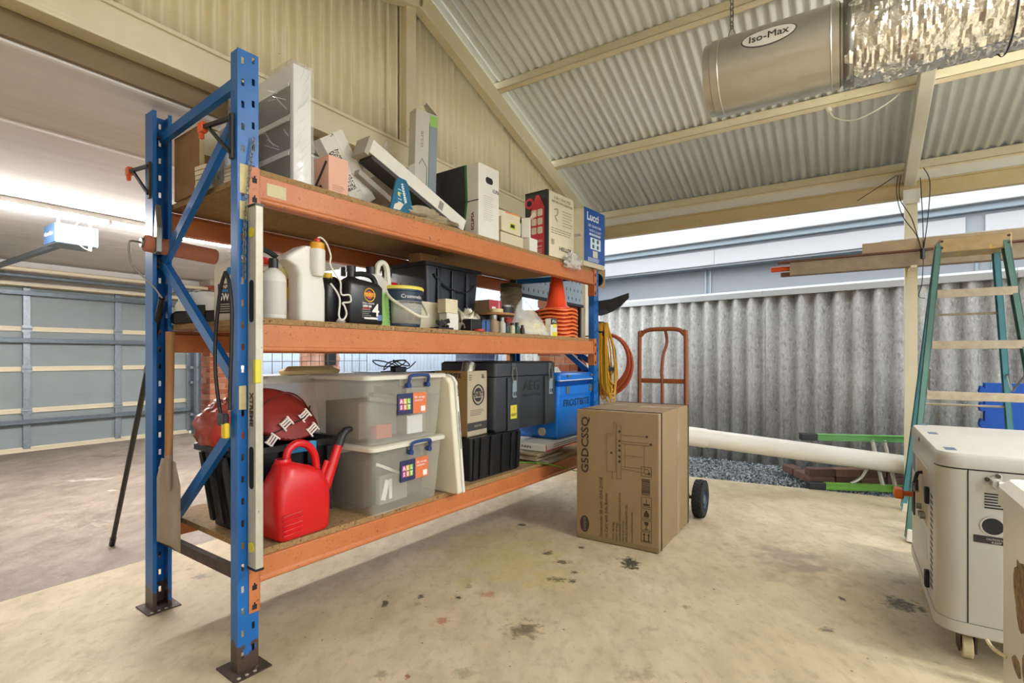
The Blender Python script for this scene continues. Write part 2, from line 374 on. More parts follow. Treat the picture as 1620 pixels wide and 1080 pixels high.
# other gable half goes on behind the camera side; post under the far eave
post = tag(MB().build('trim_1', None), kind='structure')
mb = MB(); mb.box(5.505, 5.59, -.50, -.415, -.15, 2.60); post.data = mb.mesh('post', M_cream, 0); post.rotation_euler = (0,0,BYAW)
mb = MB(); mb.box(5.48, 5.50, -.515, -.40, 2.50, 2.62); mb.build('bracket_plate', M_creamw, post, smooth=0, bevel=.004)
post2 = tag(MB().build('trim_2', None), kind='structure')
mb = MB(); mb.box(5.505, 5.59, -1.97, -1.885, -.15, 2.60); post2.data = mb.mesh('post', M_cream, 0); post2.rotation_euler = (0,0,BYAW)
post3 = tag(MB().build('trim_3', None), kind='structure')
mb = MB(); mb.box(5.52, 5.62, GB-.02, GB+.08, -.15, 2.52); post3.data = mb.mesh('post', M_cream, 0); post3.rotation_euler = (0,0,BYAW)

# garage: flat sheeted ceiling with cover strips
gc = struct('ceiling_garage', rz=BYAW)
edges = [GB+.055, 3.55, 4.86, 6.66, 8.70]
for i in range(4):
    for a0, a1 in ((-2, 4.6),):
        mb = MB(); mb.box(a0+.002, a1-.002, edges[i]+.003, edges[i+1]-.003, 2.40, 2.41); mb.build('ceiling_panel', M_ceil, gc, smooth=0)
mb = MB(); mb.box(-2, 4.6, GB+.055, 8.7, 2.412, 2.45); mb.build('ceiling_backing', M_ceil, gc, smooth=0)
for b, hw in ((GB+.07, .014), (3.55, .018)):
    mb = MB(); mb.box(-2, 4.6, b-hw, b+hw, 2.388, 2.40); mb.build('cover_strip', M_white, gc, smooth=0, bevel=.003)
wl = tag(MB().build('unseen_wall_left', None), kind='structure')  # unseen wall, added to keep the light inside the garage
mb = MB(); mb.box(-2.1, -2.0, GB+.9, 8.8, 0, 2.45); wl.data = mb.mesh('unseen_wall_left', M_ceil, 0); wl.rotation_euler = (0,0,BYAW)
wh = tag(MB().build('wall_door_head', None), kind='structure')
mb = MB(); mb.box(-2.1, 4.45, 8.70, 8.80, 2.12, 2.45); wh.data = mb.mesh('head', M_ceil, 0); wh.rotation_euler = (0,0,BYAW)

# sectional garage door: every panel between two stiles is a piece
door = struct('door_1', rz=BYAW)
DB = 8.65
stiles = [-.78, .155, 1.085, 2.05, 3.015, 3.955]
rows = [.03, .52, 1.045, 1.55, 2.10]
for k in range(4):
    for i in range(5):
        mb = MB(); mb.box(stiles[i]+.03, stiles[i+1]-.03, DB+.02, DB+.045, rows[k]+.03, rows[k+1]-.03)
        for q in (1, 2):
            zq = rows[k] + (rows[k+1]-rows[k])*q/3
            mb.box(stiles[i]+.03, stiles[i+1]-.03, DB+.017, DB+.02, zq-.004, zq+.004)
        mb.build('door_panel', M_doorp, door, smooth=0)
for k in range(5):
    mb = MB(); z = rows[k]; mb.box(stiles[0], stiles[-1], DB, DB+.05, z-.03, z+.03); mb.box(stiles[0], stiles[-1], DB-.004, DB, z+.004, z+.026)
    mb.build('section_edge', M_doorc, door, smooth=0, bevel=.004)
for s in stiles:
    for k in range(4):
        mb = MB(); mb.box(s-.036, s+.036, DB-.012, DB+.02, rows[k]+.012, rows[k+1]-.012)
        mb.build('stile', M_galv, door, smooth=0, bevel=.004)
    for k in (1, 2, 3):
        mb = MB(); mb.box(s-.05, s+.05, DB-.02, DB-.006, rows[k]-.045, rows[k]-.008); mb.box(s-.05, s+.05, DB-.02, DB-.006, rows[k]+.008, rows[k]+.045); mb.cyl((s-.05, DB-.014, rows[k]), (s+.05, DB-.014, rows[k]), .012, n=8)
        mb.build('hinge', M_galv, door, smooth=30)
for z in (.385, 1.405, 2.0):
    mb = MB(); mb.box(stiles[0], stiles[-1], DB-.055, DB-.012, z-.026, z+.026); mb.box(stiles[0], stiles[-1], DB-.062, DB-.055, z-.03, z-.01)
    mb.build('strut', M_rail, door, smooth=0, bevel=.004)
mb = MB(); mb.cyl((-2, DB-.22, 2.27), (4.4, DB-.22, 2.27), .028, n=12); mb.build('spring_tube', M_doorc, door)
mb = MB(); mb.cyl((-2, DB-.2, 2.19), (4.4, DB-.2, 2.19), .03, n=12); mb.build('torsion_bar', M_rail, door)
mb = MB(); mb.box(-2, 4.4, DB-.15, DB-.1, 2.075, 2.11); mb.build('head_rail', M_doorc, door, smooth=0)
for a in (.4, 1.72, 3.6):
    mb = MB(); mb.box(a-.03, a+.03, DB-.25, DB+.05, 2.16, 2.30); mb.build('bracket', M_galv, door, smooth=0, bevel=.004)
for a in (3.99, 4.06):
    mb = MB(); mb.box(a-.016, a+.016, DB-.12, DB-.02, 0, 2.25); mb.build('track', M_rail, door, smooth=0)
for z in (.3, .8, 1.03, 1.5):
    mb = MB(); mb.box(3.93, 4.10, DB-.1, DB-.06, z-.02, z+.02); mb.build('roller_arm', M_galv, door, smooth=0)

# bricks: pier beside the door, far pier, wall under the gable end
M_bricks = [pm('brick_%d' % i, c, .85, var=(d, 12, .8), bump=(60, .3)) for i, (c, d) in enumerate((('#a8603f', '#8a4c32'), ('#b56f4d', '#97583c'), ('#9a5236', '#7c4029'), ('#bd8263', '#a06a4d')))]
M_pinkb = [pm('pale_brick_%d' % i, c, .85, var=(d, 12, .8), bump=(60, .3)) for i, (c, d) in enumerate((('#cf9c86', '#b98570'), ('#c48d78', '#ab7561'), ('#d8ab98', '#c29280')))]
M_mort = pm('mortar', '#b3a796', .9)
def brickwall(name, a0, a1, b0, b1, z0, z1, mats, loc=None):
    s = struct(name, rz=BYAW)
    mb = MB(); mb.box(a0+.008, a1-.008, b0+.008, b1-.008, z0, z1); mb.build('mortar_core', M_mort, s, smooth=0)
    n = int((z1-z0)/.086)
    cache = {}
    for side in (0, 1):
        ln = (a1-a0) if side == 0 else (b1-b0)
        for k in range(n):
            x = -.12 if k % 2 else 0
            while x < ln-.03:
                x0, x1 = max(0, x), min(ln, x+.23); x += .24
                if x1-x0 < .04: continue
                key = (round(x1-x0, 3), side, random.randrange(len(mats)))
                if key not in cache:
                    q = MB(); w_ = x1-x0
                    q.box(0, w_, 0, .02, 0, .076) if side == 0 else q.box(0, .02, 0, w_, 0, .076)
                    cache[key] = q.mesh('brick', mats[key[2]], 0)
                z = z0 + k*.086 + .005
                put('brick', cache[key], s, (a0+x0, b0-.001, z) if side == 0 else (a0-.001, b0+x0, z))
    return s
brickwall('wall_right', 4.12, 4.48, 8.35, 8.75, 0, 2.40, M_bricks)
brickwall('wall_pier', 5.45, 5.95, 7.55, 8.0, 0, 2.3, M_pinkb)
brickwall('wall_gable_end', 4.72, 5.44, GB+.02, GB+.16, 0, 2.49, M_bricks)

# pale blue ribbed shed wall out in the daylight behind the garage
M_shed = pm('blue_sheet', '#b9c6d6', .5, var=('#a9b8ca', 3, .6))
sw = struct('wall_shed')
me = corr(.8, .1, .014, 3.0, 6).mesh('wall_sheet', M_shed, 60)
for i in range(13):
    o = put('wall_sheet', me, sw, solid=.002); frame3(o, BF(8.2, 14.3-.8*i, -.1), -B, (0,0,1))

# ---- fence: corrugated fibre-cement sheets with a white capping
F0 = Vector((1.40, 7.45, 0)); FD = Vector((.731, -.682, 0)).normalized(); FT = 1.95
M_fibro = pm('fibro', '#bdbcb8', .85, var=('#94938f', 5, 1.0, (1, .22, 1)), wear=('#6a6964', 42, .50, (1, .35, 1), .30), wear2=('#d2d0ca', 55, .52, (1, .5, 1), .25), bump=(60, .3))
fence = thing('fence', 'weathered grey corrugated fibre cement fence along the gravel', 'fence', (0,0,0))
me = corr(1.085, .177, .031, 2.2, 10).mesh('fence_sheet', M_fibro, 60)
for i in range(-2, 6):
    o = put('fence_sheet', me, fence, solid=.006)
    frame3(o, F0 + FD*(1.062*i) + Vector((0,0,-.25)) + FD.cross(Vector((0,0,1)))*(.006 if i % 2 else 0), FD, (0,0,1))
M_cap = pm('white_capping', '#b9bcbe', .35)
for i in range(-1, 4):
    mb = MB(); mb.prism([(-.045, -.045), (.045, -.045), (.045, .02), (.02, .045), (-.02, .045), (-.045, .02)], 0, 2.116, 'x')
    o = mb.build('capping', M_cap, fence, smooth=0); frame3(o, F0 + FD*(2.12*i) + Vector((0,0,FT-.005)), FD, Vector((0,0,1)).cross(FD))

# ---- neighbour's house beyond the fence: grey wall, white fascia boards, gutter
M_nwall = pm('grey_render', '#989b9f', .8, var=('#8e9296', 1.5, .6))
M_fascia = pm('fascia_white', '#b5b3b3', .45)
M_gut = pm('gutter_grey', '#8d9aa3', .35, .2)
nb = thing('neighbour_house', 'pale grey neighbouring house wall with white fascia and gutter above the fence', 'house', (0,0,0))
N0_ = Vector((2.35, 9.45, 0)); ND = Vector((.769, -.639, 0)).normalized(); NN = ND.cross(Vector((0,0,1)))
def nbox(name, m, s0, s1, d0, d1, z0, z1, bev=0):
    mb = MB(); mb.box(s0, s1, d0, d1, z0, z1); o = mb.build(name, m, nb, smooth=0, bevel=bev); frame3(o, N0_, ND, Vector((0,0,1)).cross(ND)); return o
nbox('wall', M_nwall, -1.6, 12, 0, .2, -.2, 3.2)
for s0_, s1_ in ((-1.6, 1.45), (1.454, 4.5), (4.68, 7.7), (7.704, 12)): nbox('fascia_board', M_fascia, s0_, s1_, -.30, -.27, 2.69, 2.93, .004)
nbox('fascia_backing', M_nwall, -1.6, 12, -.27, -.24, 2.66, 2.96)
nbox('soffit', M_gut, -1.6, 12, -.24, 0, 2.66, 2.68)
nbox('gutter', M_gut, -1.6, 12, -.36, -.24, 2.97, 3.06, .01)
nbox('gutter_front', M_fascia, -1.6, 12, -.46, -.36, 3.05, 3.6, .01)
for s in (1.2, 1.28, 4.6, 4.75): nbox('wall_strip', M_gut, s, s+.03, -.02, 0, 1.2, 2.66)

# ---- gravel strip
M_grav = [pm('gravel_%d' % i, c, .9) for i, c in enumerate(('#8f979d', '#b9bfc3', '#666e75', '#a3a4a0'))]
def gravel():
    mb = MB(); rnd = random.Random(3)
    tmpl = [Vector(p).normalized() for p in ((1,1,1),(1,-1,-1),(-1,1,-1),(-1,-1,1),(0,0,-1.3),(0,1.2,0))]
    for k in range(9000):
        b = rnd.uniform(-1.6, 2.2); t = rnd.random()
        edge = 5.40 - .094*b
        p0 = BF(edge+.01, b); # fence distance along a
        # solve fence line intersection along A
        d = (F0 - p0); den = A.x*FD.y - A.y*FD.x; ta = (d.x*FD.y - d.y*FD.x)/den
        p = p0 + A*(ta+.06)*t
        z = -.025 - .07*max(0, b+.5)/2.5 * t + rnd.uniform(-.012, .006)
        r = rnd.uniform(.008, .017); q = Matrix.Rotation(rnd.uniform(0, 6.3), 3, Vector((rnd.random()-.5, rnd.random()-.5, rnd.random()-.5)))
        mb.add([Vector((p.x, p.y, z)) + q @ Vector((v.x*r*1.25, v.y*r, v.z*r*.8)) for v in tmpl], [(0,1,2),(0,2,3),(0,3,1),(1,3,4),(1,4,2),(2,4,3),(0,2,5)])
    me = bpy.data.meshes.new('gravel'); me.from_pydata(mb.v, [], mb.f)
    for m in M_grav: me.materials.append(m)
    for i, p in enumerate(me.polygons): p.material_index = (i//7*7919 % 13) % 4
    return put('gravel', me)
tag(gravel(), 'loose blue grey gravel between the slab and the fence', 'gravel', kind='stuff')
M_gbed = pm('gravel_bed', '#6e7377', .95, var=('#50555a', 60, .9), bump=(120, .8))
mb = MB(); P = [BF(5.96, -6), BF(7.6, -6), BF(7.6, 3.4), BF(5.08, 3.4)]
mb.loft([[Vector((p.x,p.y,-.16)) for p in P], [Vector((p.x,p.y,z)) for p, z in zip(P, (-.035, -.035, -.14, -.06))]])
tag(mb.build('gravel_bed', M_gbed, smooth=0), kind='structure')

# ---- fluorescent batten on the garage ceiling
M_tube = pm('lit_tube', '#ffffff', .5, emit=('#fbf6f4', LAMP))
t = thing('batten_light', 'lit twin tube batten light on the garage ceiling', 'light', BF(.55, 5.3, 2.40), BYAW)
mb = MB(); mb.box(0, 2.45, -.06, .06, -.045, 0); mb.build('housing', M_white, t, smooth=0, bevel=.006)
for s in (-1, 1):
    for k in (0, 1):
        mb = MB(); mb.cyl((.03+k*1.21, s*.035, -.06), (1.21+k*1.21, s*.035, -.06), .014, n=10); mb.build('tube', M_tube, t)
for x in (0, 1.215, 2.425):
    mb = MB(); mb.box(x, x+.025, -.055, .055, -.075, -.04); mb.build('lamp_holder', M_white, t, smooth=0)

# ---- added unseen wall behind the camera, blocks daylight from that side
M_hw = pm('unseen_wall_render', '#b9a68a', .85, var=('#a9967a', 3, .7), bump=(40, .2))
hw = tag(MB().build('wall_front', None), kind='structure')
mb = MB(); mb.box(-1.25, -1.05, -2.4, GB+.9, 0, 2.75); hw.data = mb.mesh('wall_front', M_hw, 0); hw.rotation_euler = (0,0,BYAW)
# ---- added fill lamp that brightens the carport, out of view to the right
t = thing('added_fill_light', 'added twin tube fill light hung out of view under the carport ridge', 'light', BF(RIDGE, -1.25, roof_z(RIDGE)-.80), BYAW)
mb = MB(); mb.box(-.06, .06, -.62, .62, -.05, .0); mb.build('housing', M_white, t, smooth=0, bevel=.006)
M_tube2 = pm('fill_tube_warm', '#ffffff', .5, emit=('#fff7ec', FILL_LAMP))
for s in (-1, 1):
    mb = MB(); mb.cyl((s*.035, -.6, -.065), (s*.035, .6, -.065), .014, n=10); mb.build('tube', M_tube2, t)
for y in (-.62, .595):
    mb = MB(); mb.box(-.055, .055, y, y+.025, -.08, -.045); mb.build('lamp_holder', M_white, t, smooth=0)
for y in (-.5, .5):
    mb = MB(); mb.cyl((0, y, 0), (0, y, .74), .006, n=8); mb.build('drop_rod', M_white, t)
# ================================================================== PALLET RACK
M_blue = pm('rack_blue', '#0e66b2', .4, var=('#0b5898', 6, .7), wear=('#4c4a47', 26, .70), wear2=('#7b5a3c', 60, .735), bump=(90, .05), low=('#4a3a30', .235, .32))
M_blued = M_blue
M_orange = pm('rack_orange', '#c67a48', .45, var=('#b56534', 5, .7), wear=('#6d472e', 34, .66), wear2=('#2f2620', 130, .63), bump=(80, .06))
M_foot = pm('rusty_steel', '#5a4a40', .7, .3, var=('#3d312a', 14, .9), wear=('#86786a', 22, .66))
M_chip = pm('chipboard', '#a98a5c', .85, var=('#8f7045', 40, .9), wear=('#6a4d2c', 90, .58), bump=(150, .4))
M_boardu = pm('board_face', '#b78a5c', .8, var=('#a87b4e', 3, .8))
M_dark = pm('dark_slot', '#14161a', .7)
M_black = pm('black_plastic', '#17181a', .42, var=('#202225', 8, .6))
M_wire = pm('steel_wire', '#8d8b84', .35, .8)
M_sticker = pm('old_sticker', '#cfc39a', .7, wear=('#8d7f52', 30, .58), wear2=('#c98253', 18, .68))
M_tape = pm('masking_tape', '#d8cb9a', .7, var=('#c2b27c', 20, .8))

rack = thing('pallet_rack', 'tall blue and orange steel pallet rack with three laden chipboard shelves', 'rack', R0, RYAW)
RL = 2.99; RD = .90; RH = 2.364
def perf(mb, x0, x1, cols, sw, sh, pitch, z0, z1, y0, y1):
    xs = sorted([x0, x1] + [c+d for c in cols for d in (-sw/2, sw/2)])
    for i in range(0, len(xs), 2): mb.box(xs[i], xs[i+1], y0, y1, z0, z1)
    for k, c in enumerate(cols):
        z = z0; zc = z0 + .06 + (pitch*.2 if k else 0)
        while zc < z1-.02:
            mb.box(c-sw/2, c+sw/2, y0, y1, z, zc-sh/2); z = zc+sh/2; zc += pitch
        mb.box(c-sw/2, c+sw/2, y0, y1, z, z1)
def upright_mesh(depth, RH=RH):
    mb = MB(); perf(mb, 0, .08, (.02, .06), .011, .026, .0836, .006, RH, 0, .003)
    mb.box(0, .003, .003, depth, .006, RH-.004); mb.box(.077, .08, .003, depth, .006, RH-.004)
    mb.box(.003, .016, depth-.003, depth, .006, RH-.004); mb.box(.064, .077, depth-.003, depth, .006, RH-.004)
    return mb.mesh('upright', M_blue, 0)
mf, mr = upright_mesh(.052), upright_mesh(.09)
mf2, mr2 = upright_mesh(.052, 1.925), upright_mesh(.09, 1.925)
for u in (0, RL-.08):
    if u: mf, mr = mf2, mr2
    put('upright', mf, rack, (u, 0, 0))
    o = put('upright', mr, rack, (u+.08, RD, 0)); o.rotation_euler = (0, 0, PI)
    for v in (.03, RD-.045):
        mb = MB(); mb.box(u-.03, u+.11, v-.075, v+.075, 0, .006); fp = mb.build('foot_plate', M_foot, rack, smooth=0)
        for q in (-.03, .03, .0):
            m2 = MB(); m2.cyl((u-.0+q+.02, v-.062, .0055), (u+q+.02, v-.062, .0075), .007, n=8); m2.build('bolt_hole', simple('#b9ae97', .8), fp)
    # braces: lipped channels between the uprights
    def brace(za, zb_, mat=M_blue, va=.05, vb=RD-.06):
        p0 = Vector((u+.04, va, za)); p1 = Vector((u+.04, vb, zb_)); d = (p1-p0); M = orient(d, (1,0,0)); L = d.length; mb = MB()
        c = (p0+p1)/2; n = M.col[0]; up = M.col[1]
        mb.obox(c - up*.0, (.045, .003, L), M); mb.obox(c + n*.021 + up*.012, (.003, .024, L), M); mb.obox(c - n*.021 + up*.012, (.003, .024, L), M)
        o = mb.build('brace', mat, rack, smooth=0)
        for p in (p0, p1):
            q = MB(); q.cyl(p + d.normalized()*0 + Vector((-.028,0,0)), p + Vector((.03,0,0)), .009, n=8); q.build('bolt', M_foot, o)
    if not u: brace(2.285, 2.245); brace(2.19, 1.63)
    else: brace(1.88, 1.90); brace(1.15, 1.66)
    brace(1.05, 1.66, M_blue) ; brace(.98, .335); brace(.345, .33, M_foot)
# beams with end connectors
def beam(front, z0, z1):
    mb = MB(); v0 = .004 if front else RD-.054; s = 1
    prof = [(0, z0), (.05, z0), (.05, z1-.02), (.03, z1-.02), (.03, z1), (0, z1), (0, z0+.022), (-.006, z0+.016), (-.006, z0+.005)]
    prof = [((v0+p) if front else (RD-.004-p), z) for p, z in prof]
    mb.prism(prof, .082, RL-.082, 'x')
    o = mb.build('beam', M_orange, rack, smooth=0, bevel=.003)
    vv = -.004 if front else RD+.004
    for u0, u1, us in ((.042, .084, .083), (RL-.084, RL-.042, RL-.083)):
        zt, zl = z1+.022, z1-.20
        q = MB(); q.box(u0, u1, min(vv, vv+.004), max(vv, vv+.004), zl, zt)
        q.box(us-.002, us+.002, min(vv, v0+.05 if front else RD-.054), max(vv, v0+.05 if front else RD-.054), zl, zt)
        c = q.build('connector', M_orange, o, smooth=0)
        for k in range(3):
            zz = zt-.05-.075*k
            q = MB(); q.box((u0+u1)/2-.009, (u0+u1)/2+.009, vv-.0012, vv+.0012, zz-.011, zz+.008); q.box((u0+u1)/2-.003, (u0+u1)/2+.003, vv-.0012, vv+.0012, zz+.008, zz+.016)
            q.build('hook_slot', M_dark, c, smooth=0)
    return o
for z0, z1 in ((.32, .416), (1.22, 1.328), (1.80, 1.908)):
    b1 = beam(True, z0, z1); beam(False, z0, z1)
    if z1 > 1.9:
        mb = MB(); mb.box(.115, .195, .0025, .004, 1.835, 1.885); mb.build('price_sticker', M_sticker, b1, smooth=0)
# chipboard boards: each is its own piece
for zt, cuts in ((Z1, (.086, 1.30, 2.2, 2.905)), (Z2, (.086, 1.55, 2.86)), (Z3, (.086, 1.42, 2.905))):
    th = .024
    for i in range(len(cuts)-1):
        mb = MB(); mb.box(cuts[i]+.001, cuts[i+1]-.001, .018 if i % 2 == 0 else .022, RD-.02, zt-th, zt)
        o = mb.build('shelf_board', M_chip, rack, smooth=0)
mb = MB(); mb.box(.008, .040, -.0015, 0, 1.82, 1.93); mb.box(.008, .040, -.0015, 0, 1.72, 1.79); mb.build('tape', M_tape, rack, smooth=0)
mb = MB(); mb.box(.004, .03, -.006, -.001, 1.0, 1.09); mb.build('tape', M_tape, rack, smooth=0)

# hooks with orange tips on the end frame
M_hook = pm('hook_steel', '#3b3d3a', .45, .5); M_otip = simple('#e2622a', .5)
def hook(lbl, v, z):
    t = thing('storage_hook', lbl, 'hook', RF(-.012, v, z), RYAW, 'orange tipped storage hooks')
    mb = MB(); mb.box(0, .010, -.012, .012, -.15, .02); mb.build('plate', M_hook, t, smooth=0)
    mb = MB(); mb.bar((0, 0, 0), (-.01, .20, .015), .014, .014); mb.build('arm', M_hook, t, smooth=0)
    mb = MB(); mb.bar((0, 0, -.13), (-.008, .155, .0), .011, .011); mb.build('stay', M_hook, t, smooth=0)
    mb = MB(); mb.box(-.022, .004, .19, .23, -.004, .036); mb.box(-.018, .0, .212, .23, -.026, .0); mb.build('tip', M_otip, t, smooth=0, bevel=.004)
hook('orange tipped black hook high on the front post of the rack', .03, 2.10)
hook('orange tipped black hook high on the rear post of the rack', .83, 2.095)

# chain hanging on the front post
ch = thing('chain', 'thin steel chain hanging down the front rack post', 'chain', RF(.055, -.008, 2.03), RYAW)
q = MB(); q.tube([(0,0,.011),(.005,0,.007),(.005,0,-.007),(0,0,-.011),(-.005,0,-.007),(-.005,0,.007)], .0018, 5, True); lm = q.mesh('link', M_wire)
for i in range(34):
    tt = i/33; o = put('link', lm, ch, (-.035*tt - .012*math.sin(tt*3), -.004 - .004*(i % 2), -.016*i)); o.rotation_euler = (0, 0, (PI/2 if i % 2 else 0)+.3)

# spirit level hung on the post
M_alu = pm('worn_alu', '#c9c5b8', .45, .25, var=('#b0a892', 9, .8), wear=('#8f8468', 40, .66))
M_vial = pm('vial_yellow', '#d8cf2e', .25)
lv = thing('spirit_level', 'long aluminium spirit level with yellow vials hung on the front post', 'spirit level', RF(.036, -.062, .40), RYAW)
mb = MB(); mb.box(0, .03, -.002, .058, 0, 1.37); mb.build('body', M_alu, lv, smooth=0, bevel=.003)
mb = MB(); mb.box(-.0015, .0315, -.0035, .0595, -.006, .003); mb.build('end_cap', M_black, lv, smooth=0)
mb = MB(); mb.box(-.0015, .0315, -.0035, .0595, 1.367, 1.376); mb.build('end_cap', M_black, lv, smooth=0)
for z in (.30, .93):
    mb = MB(); mb.prism(rrect(.012, .044, z, z+.16, .015), -.0015, .001, 'x'); mb.build('hand_hole', M_dark, lv)
for z in (.08, 1.27):
    mb = MB(); mb.cyl((-.003, .028, z), (.002, .028, z), .019, n=18); mb.build('end_vial', M_vial, lv)
mb = MB(); mb.box(-.003, .02, -.006, .012, .70, .79); mb.build('plumb_vial', M_vial, lv, smooth=0, bevel=.004)
text(lv, 'XTREME', (-.0016, .028, .60), (0,0,-1), (0,-1,0), .034, simple('#4a2f22', .6), w=.13, bold=.001)

# chunky strap loop hanging from the chain
st = thing('rubber_strap', 'black strap loop with yellow buckle hanging inside the front post', 'strap', RF(-.02, .05, 1.52), RYAW)
mb = MB(); mb.tube([(0,.0,0),(0,.04,-.06),(0,.075,-.2),(0,.085,-.34),(0,.065,-.46),(0,.035,-.55)], .007, 8, sub=5); mb.build('webbing', M_black, st)
mb = MB(); mb.tube([(0,-.0,0),(0,-.028,-.04),(0,-.05,-.15),(0,-.045,-.3),(0,-.035,-.45),(0,-.035,-.52)], .007, 8, sub=5); mb.build('webbing', M_black, st)
mb = MB(); mb.obox((0, .02, -.56), (.02, .06, .05)); mb.build('buckle', M_black, st, smooth=0, bevel=.006)
mb = MB(); mb.obox((0, .0, -.60), (.022, .035, .06)); mb.build('buckle_tip', simple('#e0c324', .4), st, smooth=0, bevel=.008)

# paint roller on a long black pole
M_nap = pm('roller_nap', '#c77f62', .95, bump=(220, .8)); M_pole = pm('black_pole', '#191816', .4)
pr = thing('paint_roller', 'orange pile paint roller with black pole leaning on the rear rack post', 'paint roller', RF(-.05, .77, 1.72), RYAW)
mb = MB(); mb.cyl((0,0,0), (.31,-.015,-.02), .038, n=20); mb.build('roller_cover', M_nap, pr, bevel=.01)
mb = MB(); mb.cyl((-.012,0,0), (.0,0,0), .022, n=14); mb.build('roller_cap', M_wire, pr)
mb = MB(); mb.tube([(-.01,0,0),(-.045,0,0),(-.055,0,-.015),(-.05,0,-.09),(-.03,-.01,-.13),(.03,-.03,-.20),(.06,-.04,-.25)], .0045, 8, sub=4); mb.build('roller_frame', M_wire, pr)
pb = Vector((.184+.05, 2.013-.77, -1.72)); pt = Vector((.06,-.04,-.25)); dd = (pb-pt)
mb = MB(); mb.cyl(pt, pt+dd*.22, .014, n=12); mb.build('grip', M_pole, pr)
mb = MB(); mb.cyl(pt+dd*.22, pt+dd*.235, .016, n=12); mb.build('ferrule', M_wire, pr)
mb = MB(); mb.cyl(pt+dd*.235, pt+dd*.985, .0135, n=12); mb.build('pole', M_pole, pr)
mb = MB(); mb.cyl(pt+dd*.96, pt+dd*.995, .017, n=12); mb.build('pole_end', M_pole, pr)

# long-handled shovel behind the end frame
M_wood = pm('worn_wood', '#a87a4c', .65, var=('#8a5f37', 4, .8, (6, 6, .5)), bump=(40, .15))
M_blade = pm('shovel_steel', '#a39684', .55, .2, var=('#8c7f6d', 8, .8))
sh = thing('shovel', 'long wooden handled square shovel standing blade down at the rear post', 'shovel', RF(-.012, .60, .345), RYAW)
mb = MB()
def bl(s, t_):
    wd = .125 if t_ < .75 else .125*(1-(t_-.75)*1.7); y = (s-.5)*2*wd
    return Vector((-.012*abs(s-.5)*2 + .012, y, .012 + .385*t_ - (.03*(1-min(1, (1-abs(s-.5)*2)/.25)) if t_ == 0 else 0)*0))
mb.grid(bl, 8, 12); mb.build('blade', M_blade, sh, solid=.003, smooth=60)
mb = MB(); mb.cyl((.004, 0, .26), (0, -.005, .42), .011, .017, n=10); mb.build('socket', M_blade, sh)
mb = MB(); mb.tube([(0,-.005,.40),(0,-.012,.6),(0,-.02,.8),(0,-.022,.965)], [.0155,.0165,.0165,.018], 12); mb.build('handle', M_wood, sh)
# small hanging metal triangle (grey trowel) on the brace
tw = thing('trowel_blade', 'grey metal wedge tool hanging on the rear brace', 'tool', RF(-.005, .73, 1.84), RYAW)
mb = MB(); mb.prism([(0,.06),(-.02,-.05),(-.012,-.16),(.022,-.17),(.022,-.06)], -.012, .012, 'x'); mb.build('wedge', M_wire, tw, smooth=0, bevel=.003)
# ================================================================== THINGS ON THE RACK
K = lambda c, r=.6: simple(c, r)
M_card = pm('cardboard', '#a98a63', .8, var=('#9a7b55', 6, .8), bump=(30, .08))
M_cardold = pm('old_cardboard', '#94714c', .85, var=('#7c5c3b', 5, .9), wear=('#5b4430', 12, .68))
M_cream_c = pm('cream_card', '#ddd3b6', .7, var=('#cfc3a2', 5, .7))
M_whitec = pm('white_card', '#e4e1d6', .6, var=('#d5d0c0', 5, .7), wear=('#8b8678', 20, .72))
M_print = K('#2b2a28', .7)
M_shrink = pm('stretch_wrap', '#f4f5f6', .10, alpha=.24, bump=(22, .9, (1, 1, .35)))
M_bagclear = pm('clear_bag', '#f2f2ee', .12, alpha=.32, bump=(18, .9))
M_milky = pm('milky_plastic', '#e8e6dc', .35, alpha=.60)
M_clear = pm('clear_tub', '#dcdacd', .22, alpha=.31, bump=(30, .15))
def rthing(name, label, cat, u, v, z, rot=0, group=None): return thing(name, label, cat, RF(u, v, z), RYAW + rot, group)
def body(t, du, dv, h, mat, name='body', bevel=.003, z=0):
    mb = MB(); mb.box(0, du, 0, dv, z, z+h); return mb.build(name, mat, t, smooth=0, bevel=bevel)
def panel(t, name, mat, x0, x1, z0, z1, y=0, th=.0008, r=0, side='f'):
    """thin printed panel on the front (-y) or left (-x) face"""
    mb = MB(); poly = rrect(x0, x1, z0, z1, r) if r else [(x0,z0),(x1,z0),(x1,z1),(x0,z1)]
    mb.prism(poly, y-th, y+.0002, 'y' if side == 'f' else 'x'); return mb.build(name, mat, t, smooth=0)
def lines(t, name, mat, x0, x1, z0, z1, n, y=0, side='f', hgt=.35, ragged=.3):
    """rows of small print, one part"""
    mb = MB(); rnd = random.Random(len(name)+n); st = (z1-z0)/n
    for k in range(n):
        zz = z0 + st*(k+.5); xe = x1 - rnd.random()*ragged*(x1-x0); x = x0
        while x < xe:
            w_ = rnd.uniform(.06, .18)*(x1-x0); xx = min(xe, x+w_)
            a = [(x, zz-st*hgt/2), (xx, zz-st*hgt/2), (xx, zz+st*hgt/2), (x, zz+st*hgt/2)]
            mb.prism(a, y-.0007, y+.0001, 'y' if side == 'f' else 'x'); x = xx + .02*(x1-x0)
    o = mb.build(name, mat, t, smooth=0); return o
